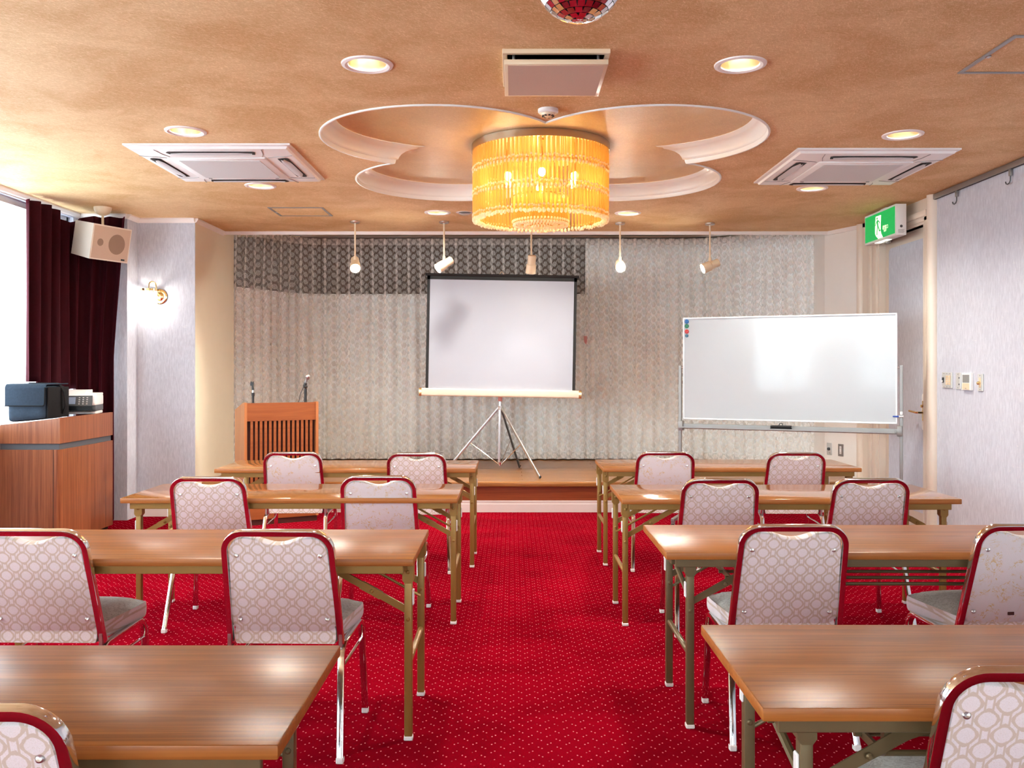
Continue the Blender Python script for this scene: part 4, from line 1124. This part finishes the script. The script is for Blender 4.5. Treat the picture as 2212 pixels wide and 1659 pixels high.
dv = Vector((3.25 - XR, 9.36 - 8.87, 0)).normalized(); ang = math.atan2(dv.y, dv.x)
for (f, name, lb, cat) in ((.86, 'volume_plate', 'grey plate with a dark round knob on the pale angled wall', 'control'), (.55, 'power_outlet', 'steel plate with a white double outlet on the pale angled wall', 'outlet')):
    p = Vector((XR, 8.87, 0)).lerp(Vector((3.25, 9.36, 0)), f)
    t = thing(name, lb, cat, (p.x, p.y, .565), ang)       # local -y is into the wall, +y towards the room
    obj('plate', B().box(-.036, .036, -.001, .007, -.062, .062, .002, 1), 'grey_metal' if f < .7 else 'switch_steel', t)
    if f > .7:
        obj('knob', B().lathe([(.016, 0), (.015, .016), (0, .018)], (0, .006, 0), 16, 'y'), 'panel_grey', t); obj('pointer', B().box(-.012, -.004, .006, .008, -.045, -.038), 'panel_grey', t)
    else:
        obj('socket', B().box(-.014, .014, .006, .010, -.040, .040, .002, 1), 'white_plastic', t)
        for zz in (-.022, .022):
            for xx in (-.006, .006): obj('slot', B().box(xx - .0012, xx + .0012, .0095, .0105, zz - .005, zz + .005), 'dark_slot', t)

# ------------------------------------------------------------------ wall sconce
sc = thing('wall_sconce', 'brass wall sconce with a drum of glass rods on the papered pier', 'wall lamp', (-3.32, PIL_Y, 2.07))
obj('wall_plate', B().lathe([(.072, 0), (.072, -.008), (.06, -.014), (.045, -.012), (.03, -.022), (0, -.024)], n=28, axis='y'), 'brass', sc)
obj('arm', B().sweep(fillet([(0, -.02, 0), (-.005, -.06, .01), (-.01, -.075, .13), (-.06, -.10, .135), (-.065, -.10, .06)], [.02, .03, .035], 8), circ(.0055, 8), (1, .3, 0)), 'brass', sc)
DC = Vector((-.065, -.105, .055))
obj('ring', B().sweep([(DC.x + .075 * math.cos(2 * PI * i / 28), DC.y + .075 * math.sin(2 * PI * i / 28), DC.z) for i in range(28)], rect(.010, .004), (0, 0, 1), True), 'brass', sc)
obj('spider', B().box(DC.x - .074, DC.x + .074, DC.y - .004, DC.y + .004, DC.z - .002, DC.z + .004), 'brass', sc)
gm = mesh_of('glass_rod', B().cyl((0, 0, 0), (0, 0, -.12), .005, None, 6), 'clear_glass')
for i in range(26): obj('glass_rod', gm, None, sc, (DC.x + .073 * math.cos(2 * PI * i / 26), DC.y + .073 * math.sin(2 * PI * i / 26), DC.z - .008))
obj('bulb', B().ball((DC.x, DC.y, DC.z - .055), .022, 2, (1, 1, 1.3)), 'sconce_glow', sc); obj('socket', B().cyl((DC.x, DC.y, DC.z), (DC.x, DC.y, DC.z - .03), .014), 'brass', sc)
lamp('sconce_light', 'POINT', (DC.x, DC.y - .03, DC.z - .075), SCONCE_W, 'warm', sc, size=.03)

# ------------------------------------------------------------------ hanging speaker in the corner
sp = thing('hanging_speaker', 'white wedge loudspeaker hung from the ceiling in front of the velvet curtain', 'speaker', (-3.60, 7.92, H))
obj('ceiling_cup', B().lathe([(.075, 0), (.072, -.025), (.055, -.055), (.025, -.070), (0, -.072)], n=24), 'cream_plastic', sp)
obj('stem', B().cyl((0, 0, -.06), (0, 0, -.17), .011), 'cream_plastic', sp)
cab = obj('cabinet', B(), 'speaker_cream', sp) if False else None
Wf, Wb, Hs, Ds = .205, .14, .152, .30
b = B()
F = [(-Wf, -.15, -Hs), (Wf, -.15, -Hs), (Wf, -.15, Hs), (-Wf, -.15, Hs)]; K = [(-Wb, .15, -Hs * .93), (Wb, .15, -Hs * .93), (Wb, .15, Hs), (-Wb, .15, Hs)]
FV = [b.bm.verts.new(p) for p in F]; KV = [b.bm.verts.new(p) for p in K]
b.bm.faces.new(FV); b.bm.faces.new(KV[::-1])
for i in range(4):
    j = (i + 1) % 4; b.bm.faces.new((FV[i], FV[j], KV[j], KV[i]))
SM = Matrix.Translation((-.035, 0, -.30)) @ Matrix.Rotation(R(66), 4, 'Z') @ Matrix.Rotation(R(11), 4, 'X')
cab = obj('cabinet', b.xf(SM), 'speaker_cream', sp, None, 0)
g = B(); g.box(-Wf + .012, Wf - .012, -.153, -.149, -Hs + .012, Hs - .012)
obj('grille', g.xf(SM), 'speaker_cloth', cab, None, 0)
obj('woofer', B().cyl((.06, -.1535, 0), (.06, -.1528, 0), .088, None, 28).xf(SM), 'speaker_cone', cab); obj('tweeter', B().cyl((-.115, -.1535, .0), (-.115, -.1528, .0), .032, None, 20).xf(SM), 'speaker_cone', cab)
obj('badge', B().box(.125, .165, -.155, -.1535, -.135, -.120).xf(SM), 'black_plastic', cab, None, 0)

# ------------------------------------------------------------------ ceiling fittings
def downlight(i, x, y, label, power):
    t = thing('downlight', label, 'ceiling light', (x, y, H), 0, 'recessed ceiling downlights')
    obj('trim_ring', DL['ring'], None, t); obj('reflector', DL['refl'], None, t); obj('bulb', DL['bulb'], None, t)
    lamp('downlight_beam', 'SPOT', (0, 0, .012), power, 'warm', t, (0, 0, 0), .06, 150, .9)
DL = {'ring': mesh_of('trim_ring', B().lathe([(.088, .002), (.090, -.004), (.104, -.010), (.119, -.006), (.121, 0.0)], n=36), 'white_trim')}
b = B(); rr = [(.090, -.002), (.088, .03), (.075, .09), (.055, .12)]; rings = []
for r0, z0_ in rr: rings.append([b.bm.verts.new((r0 * math.cos(2 * PI * i / 32), r0 * math.sin(2 * PI * i / 32), z0_)) for i in range(32)])
for i in range(3):
    for j in range(32): b.bm.faces.new((rings[i][j], rings[i][(j + 1) % 32], rings[i + 1][(j + 1) % 32], rings[i + 1][j]))
b.bm.faces.new(rings[-1]); DL['refl'] = mesh_of('reflector', b, 'reflector_gold')
DL['bulb'] = mesh_of('bulb', B().lathe([(0, .035), (.03, .038), (.045, .05), (.05, .065), (.03, .11), (0, .12)], n=24), 'lamp_glow')
# trim ring profile is open in the middle: drop its caps
for me_ in (DL['ring'],):
    bm_ = bmesh.new(); bm_.from_mesh(me_); bmesh.ops.delete(bm_, geom=[f for f in bm_.faces if len(f.verts) > 8], context='FACES'); bm_.to_mesh(me_); bm_.free()
DLL = ['recessed downlight nearest the ceiling speaker on its left', 'recessed downlight nearest the ceiling speaker on its right', 'recessed downlight in front of the left air conditioner',
       'recessed downlight in front of the right air conditioner', 'recessed downlight behind the left air conditioner', 'recessed downlight behind the right air conditioner',
       'recessed downlight behind the chandelier on its left', 'recessed downlight behind the chandelier on its right']
for i, (x, y) in enumerate(DOWNLIGHTS):
    downlight(i, x, y, DLL[i], DOWN_W)

def aircon():
    t = thing('air_conditioner', '', 'air conditioner', (0, 0, H), 0, 'ceiling cassette air conditioners')
    W = .527
    b = B(); rings = []
    for d, z in ((0, -.001), (0, -.012), (.022, -.016), (.030, -.030), (.060, -.036), (.20, -.040)):
        w_ = W - d; rings.append([b.bm.verts.new((sx * w_, sy * w_, z)) for sx, sy in ((-1, -1), (1, -1), (1, 1), (-1, 1))])
    for i in range(len(rings) - 1):
        for j in range(4): b.bm.faces.new((rings[i][j], rings[i][(j + 1) % 4], rings[i + 1][(j + 1) % 4], rings[i + 1][j]))
    b.bm.faces.new(rings[-1])
    obj('panel', b, 'white_plastic', t, None, 25)
    gr = obj('grille', B().box(-.315, .315, -.315, .315, -.050, -.038, .006), 'white_plastic', t)
    obj('grille_mesh', B().box(-.265, .265, -.265, .265, -.0525, -.049), 'grey_grille', gr, None, 0)
    sb = mesh_of('outlet_slot', B().prism([(x_, y_, -.0385) for x_, y_ in [(-.27, -.455), (.27, -.455), (.285, -.44), (.27, -.385), (-.27, -.385), (-.285, -.44)]], (0, 0, -.0025)), 'dark_slot', 0)
    b = B(); rows_ = []
    for i in range(13):
        x_ = -.262 + .524 * i / 12; e = max(0, abs(x_) - .17) / .092
        rows_.append([b.bm.verts.new((x_, -.450 + .026 * e, -.044 + .002 * e)), b.bm.verts.new((x_, -.420 , -.050)), b.bm.verts.new((x_, -.392 - .012 * e, -.046))])
    for i in range(12):
        for j in range(2): b.bm.faces.new((rows_[i][j], rows_[i + 1][j], rows_[i + 1][j + 1], rows_[i][j + 1]))
    vb = mesh_of('louver', b, 'grey_grille')
    for k_ in range(4):
        s1 = obj('outlet_slot', sb, None, t); s1.rotation_euler = (0, 0, k_ * PI / 2); obj('louver', vb, None, s1)
    sm = mesh_of('panel_seam', B().sweep(fillet([(-.34, -.497, -.0362), (-.325, -.40, -.040), (-.30, -.33, -.0405)], .08), rect(.0015, .0015), (0, 0, 1)), 'grey_metal', 0)
    for k_ in range(4):
        s2 = obj('panel_seam', sm, None, t); s2.rotation_euler = (0, 0, k_ * PI / 2)
        s2 = obj('panel_seam', sm, None, t); s2.rotation_euler = (0, 0, k_ * PI / 2); s2.scale = (-1, 1, 1)
    for s_ in (-1, 1):
        obj('latch', B().box(s_ * .24 - .012, s_ * .24 + .012, .272, .288, -.055, -.050, .002, 1), 'grey_metal', gr)
    return t
ac = aircon(); ac.location = (-1.926, 6.19, H); ac['label'] = 'white ceiling air conditioner left of the chandelier'
copy_thing(ac, (2.362, 6.31, H), 0, 'white ceiling air conditioner right of the chandelier')

def hatch(x0, x1, y0, y1, label):
    t = thing('access_hatch', label, 'hatch', ((x0 + x1) / 2, (y0 + y1) / 2, H), 0, 'ceiling access hatches'); w, d = (x1 - x0) / 2, (y1 - y0) / 2
    b = B(); q_ = .022
    for (a0, a1, c0, c1) in ((-w, w, -d, -d + q_), (-w, w, d - q_, d), (-w, -w + q_, -d + q_, d - q_), (w - q_, w, -d + q_, d - q_)): b.box(a0, a1, c0, c1, -.006, .0005, .0015, 1)
    obj('frame', b, 'grey_metal', t); obj('panel', B().box(-w + q_ + .003, w - q_ - .003, -d + q_ + .003, d - q_ - .003, -.003, .0005), 'ceiling_paper', t, None, 0)
    obj('latch', B().box(-w + .012, -w + .03, -.012, .012, -.012, -.004, .002, 1), 'steel', t)
hatch(2.135, 2.62, 3.83, 4.32, 'square ceiling access hatch at the right edge of view')
hatch(-2.15, -1.66, 7.91, 8.35, 'square ceiling access hatch near the stage on the left')

# square ceiling speaker with its lowered panel
cs = thing('ceiling_speaker', 'square beige ceiling speaker with a lowered front panel', 'speaker', (.197, 4.235, H))
b = B(); W = .24; q_ = .022
for (a0, a1, c0, c1) in ((-W, W, -W, -W + q_), (-W, W, W - q_, W), (-W, -W + q_, -W + q_, W - q_), (W - q_, W, -W + q_, W - q_)): b.box(a0, a1, c0, c1, -.020, .001, .002, 1)
obj('outer_frame', b, 'cream_plastic', cs); obj('cavity', B().box(-W + q_ + .001, W - q_ - .001, -W + q_ + .001, W - q_ - .001, -.012, -.001), 'void_black', cs, None, 0)
pn = obj('panel', B().box(-.232, .232, -.236, .236, -.068, -.045, .003), 'cream_plastic', cs)
obj('grille_cloth', B().box(-.215, .215, -.22, .22, -.0688, -.066), 'speaker_cloth', pn, None, 0)
for sx in (-1, 1):
    for sy in (-1, 1): obj('spring_arm', B().cyl((sx * .19, sy * .19, -.036), (sx * .19, sy * .19, -.002), .006, None, 8), 'steel', cs)
# smoke detector and the small ceiling fitting beside the chandelier
sd = thing('smoke_detector', 'white round smoke detector between speaker and chandelier', 'smoke detector', (.198, 4.93, H))
obj('base', B().lathe([(.056, 0), (.056, -.016), (.050, -.022), (0, -.022)], n=28), 'white_plastic', sd)
obj('cage', B().lathe([(.040, -.021), (.036, -.034), (.02, -.040), (0, -.041)], n=24), 'cream_plastic', sd)
vb = mesh_of('vent', B().box(.018, .034, -.005, .005, -.0395, -.030), 'dark_slot', 0)
for i in range(9):
    v_ = obj('vent', vb, None, sd); v_.rotation_euler = (0, 0, 2 * PI * i / 9)
sk = thing('glass_downlight', 'small clear faceted ceiling lamp at the left edge of the chandelier', 'ceiling light', (-.43, 8.18, H))
obj('rim', B().lathe([(.055, 0), (.075, -.004), (.078, 0)], n=24), 'white_trim', sk)
obj('lens', B().lathe([(.056, -.003), (.05, -.016), (.03, -.026), (0, -.028)], n=12), 'clear_glass', sk, None, 0)

# mirror ball
mb = thing('mirror_ball', 'mirrored disco ball hanging at the top edge of view', 'mirror ball', (.184, 2.456, 2.465))
MR = .125
obj('core', B().ball((0, 0, 0), MR - .003, 3), 'panel_grey', mb)
tiles = []
rows_ = 19
cnt = 0
for i in range(rows_):
    la = -PI / 2 + PI * (i + .5) / rows_; dl = PI / rows_; n = max(4, int(2 * PI * math.cos(la) / dl))
    b = B(); d = dl * MR * .46; b.box(-d, d, -.0015, .0015, -d, d)
    tm = mesh_of('mirror_tile', b, 'mirror_tile', 0)
    low = la < -0.15
    if low:
        for j in range(n):
            a = 2 * PI * j / n; o = obj('mirror_tile', tm, None, mb, (MR * math.cos(la) * math.cos(a), MR * math.cos(la) * math.sin(a), MR * math.sin(la)))
            o.rotation_euler = (la * 1.0, 0, a - PI / 2) if False else (Matrix.Rotation(a + PI / 2, 3, 'Z') @ Matrix.Rotation(la, 3, 'X').inverted()).to_euler()
            cnt += 1
    else:
        if i == rows_ // 2 or not tiles: tiles.append(B())
        bb = tiles[-1]
        for j in range(n):
            a = 2 * PI * j / n; mt = Matrix.Translation((MR * math.cos(la) * math.cos(a), MR * math.cos(la) * math.sin(a), MR * math.sin(la))) @ (Matrix.Rotation(a + PI / 2, 3, 'Z') @ Matrix.Rotation(la, 3, 'X').inverted()).to_4x4()
            q = [mt @ Vector(p) for p in ((-d, 0, -d), (d, 0, -d), (d, 0, d), (-d, 0, d))]; bb.quad(*q)
for bb in tiles:
    o = obj('upper_tiles', bb, 'mirror_tile', mb, None, 0); o['kind'] = 'stuff'
obj('motor', B().lathe([(.05, .345), (.05, .29), (.035, .285), (0, .285)], n=20), 'steel', mb); obj('rod', B().cyl((0, 0, .12), (0, 0, .29), .006, None, 8), 'steel', mb)

# ------------------------------------------------------------------ chandelier
cd = thing('chandelier', 'large amber glass rod chandelier in the clover recess', 'chandelier', (.197, QY, QZ))
CR = .475
b = B(); b.lathe([(CR, -.002), (CR, -.050), (CR - .006, -.050), (CR - .006, -.004)], n=72)
bmesh.ops.delete(b.bm, geom=[f for f in b.bm.faces if len(f.verts) > 8], context='FACES')
obj('canopy_ring', b, 'bronze_ring', cd)
obj('canopy_plate', B().cyl((0, 0, -.004), (0, 0, -.010), CR - .008, None, 48), 'reflector_gold', cd)
tiers = [(-.045, -.185), (-.178, -.345), (-.338, -.505)]
rm = []
for (za, zb_) in tiers: rm.append(mesh_of('glass_rod', B().cyl((0, 0, za), (0, 0, zb_), .0058, None, 7), 'amber_glass'))
for ti in range(3):
    n = 98
    for i in range(n):
        a = 2 * PI * (i + .33 * ti) / n; obj('glass_rod', rm[ti], None, cd, ((CR - .012) * math.cos(a), (CR - .012) * math.sin(a), 0))
b = B(); bd_ = B()
for ti, (za, zb_) in enumerate(tiers):
    for (rr_, n, ph) in ((CR - .012, 98, .33 * ti), (CR - .028, 104, .5), (CR - .046, 92, .2)):
        for i in range(n):
            a = 2 * PI * (i + ph) / n; x, y = rr_ * math.cos(a), rr_ * math.sin(a)
            if rr_ < CR - .02: b.cyl((x, y, za), (x, y, zb_ + .004), .0055, None, 5)
            bd_.ball((x, y, zb_ - .004 - random.random() * .014), .0100, 1, (1, 1, 1.35))
            if rr_ > CR - .04: bd_.ball((x * 1.006, y * 1.006, zb_ + .014 + random.random() * .012), .0082, 1, (1, 1, 1.2))
# inner lower cluster
for rr_ in (.06, .11, .155, .185):
    n = int(2 * PI * rr_ / .022)
    for i in range(n):
        a = 2 * PI * i / n; x, y = rr_ * math.cos(a), rr_ * math.sin(a); zz = -.555 - .012 * math.cos(rr_ * 20)
        b.cyl((x, y, -.36), (x, y, zz + .01), .0055, None, 5); bd_.ball((x, y, zz), .0095, 1, (1, 1, 1.4))
        if rr_ > .1: bd_.ball((x * 1.04, y * 1.04, zz + .022), .0085, 1, (1, 1, 1.2))
o = obj('inner_rods', b, 'amber_glass', cd); o['kind'] = 'stuff'
o = obj('bead_fringe', bd_, 'bead_glass', cd); o['kind'] = 'stuff'
obj('inner_frame', B().sweep([(.19 * math.cos(2 * PI * i / 32), .19 * math.sin(2 * PI * i / 32), -.35) for i in range(32)], circ(.005, 6), (0, 0, 1), True), 'brass', cd)
obj('center_stem', B().cyl((0, 0, -.01), (0, 0, -.36), .012), 'brass', cd)
for i in range(6):
    a = R(30 + 60 * i); x, y = .26 * math.cos(a), .26 * math.sin(a)
    bu = obj('bulb', B().ball((x, y, -.235), .026, 2, (1, 1, 1.25)), 'bulb_glow', cd); obj('socket', B().cyl((x, y, -.01), (x, y, -.21), .014), 'brass', bu)
    lamp('bulb_light', 'POINT', (x, y, -.28), CHAND_W, 'gold', cd, size=.03)
obj('finial', B().lathe([(0, -.058), (.006, -.062), (.004, -.070), (.007, -.078), (0, -.084)], (0, -CR - .004, 0), 10), 'brass', cd)

# ------------------------------------------------------------------ stage spotlights on stems
SPOTS = [(-1.509, 8.66, 20, 30, 'cream spotlight on a stem, leftmost above the stage', 'front'),
         (-.655, 8.68, -42, 52, 'cream spotlight on a stem tilted left above the screen corner', 'left'),
         (.187, 8.72, 10, 12, 'cream spotlight on a stem hanging straight down below the chandelier', 'down'),
         (1.05, 8.75, 0, 62, 'glaring spotlight on a stem facing the room, right of the screen', 'face'),
         (1.93, 8.78, -58, 66, 'cream spotlight on a stem pointing left, rightmost above the stage', 'left')]
for (x, y, yaw, tilt, lb, kind_) in SPOTS:
    t = thing('stage_spotlight', lb, 'spotlight', (x, y, H), 0, 'spotlights above the stage edge')
    obj('ceiling_cup', B().lathe([(.048, 0), (.048, -.012), (.042, -.018), (0, -.018)], n=24), 'steel', t)
    obj('stem', B().cyl((0, 0, -.015), (0, 0, -.345), .0085, None, 10), 'cream_plastic', t)
    obj('swivel', B().cyl((0, 0, -.335), (0, 0, -.40), .014, .016, 12), 'cream_plastic', t)
    obj('knob', B().cyl((-.022, -.012, -.405), (.022, -.012, -.405), .012, None, 12), 'black_plastic', t)
    # aim: direction of the beam
    if kind_ == 'front': d = Vector((.16, -.80, -.58))
    elif kind_ == 'face': d = Vector((-.05, -.93, -.36))
    elif kind_ == 'down': d = Vector((-.08, .30, -.95))
    elif x < 0: d = Vector((-.74, -.42, -.53))
    else: d = Vector((-.90, -.12, -.38))
    d.normalize(); piv = Vector((0, 0, -.415)); rot = d.to_track_quat('Z', 'Y').to_matrix().to_4x4(); mt = Matrix.Translation(piv) @ rot @ Matrix.Translation((0, 0, -.045))
    b = B(); b.lathe([(0, -.05), (.034, -.05), (.040, -.045), (.040, .035), (.044, .038), (.048, .042), (.050, .125), (.044, .125), (.042, .06), (0, .055)], n=24)
    hd_ = obj('head', b.xf(mt), 'cream_plastic', t)
    obj('bulb', B().lathe([(0, .06), (.036, .062), (.040, .09), (.034, .112), (0, .120)], n=20).xf(mt), 'spot_glow', hd_)
    p = mt @ Vector((0, 0, .128))
    lamp('spot_fill', 'POINT', p, SPOT_FILL_W, 'warm', t, (0, 0, 0), .03)  # added fill at the bulb, sends light back past the head onto the curtain
    lamp('spot_beam', 'SPOT', p, {'left': 130.0, 'down': 10.0}.get(kind_, 45.0), 'warm', t, (-d).to_track_quat('Z', 'Y').to_euler(), .035, 70, .9)
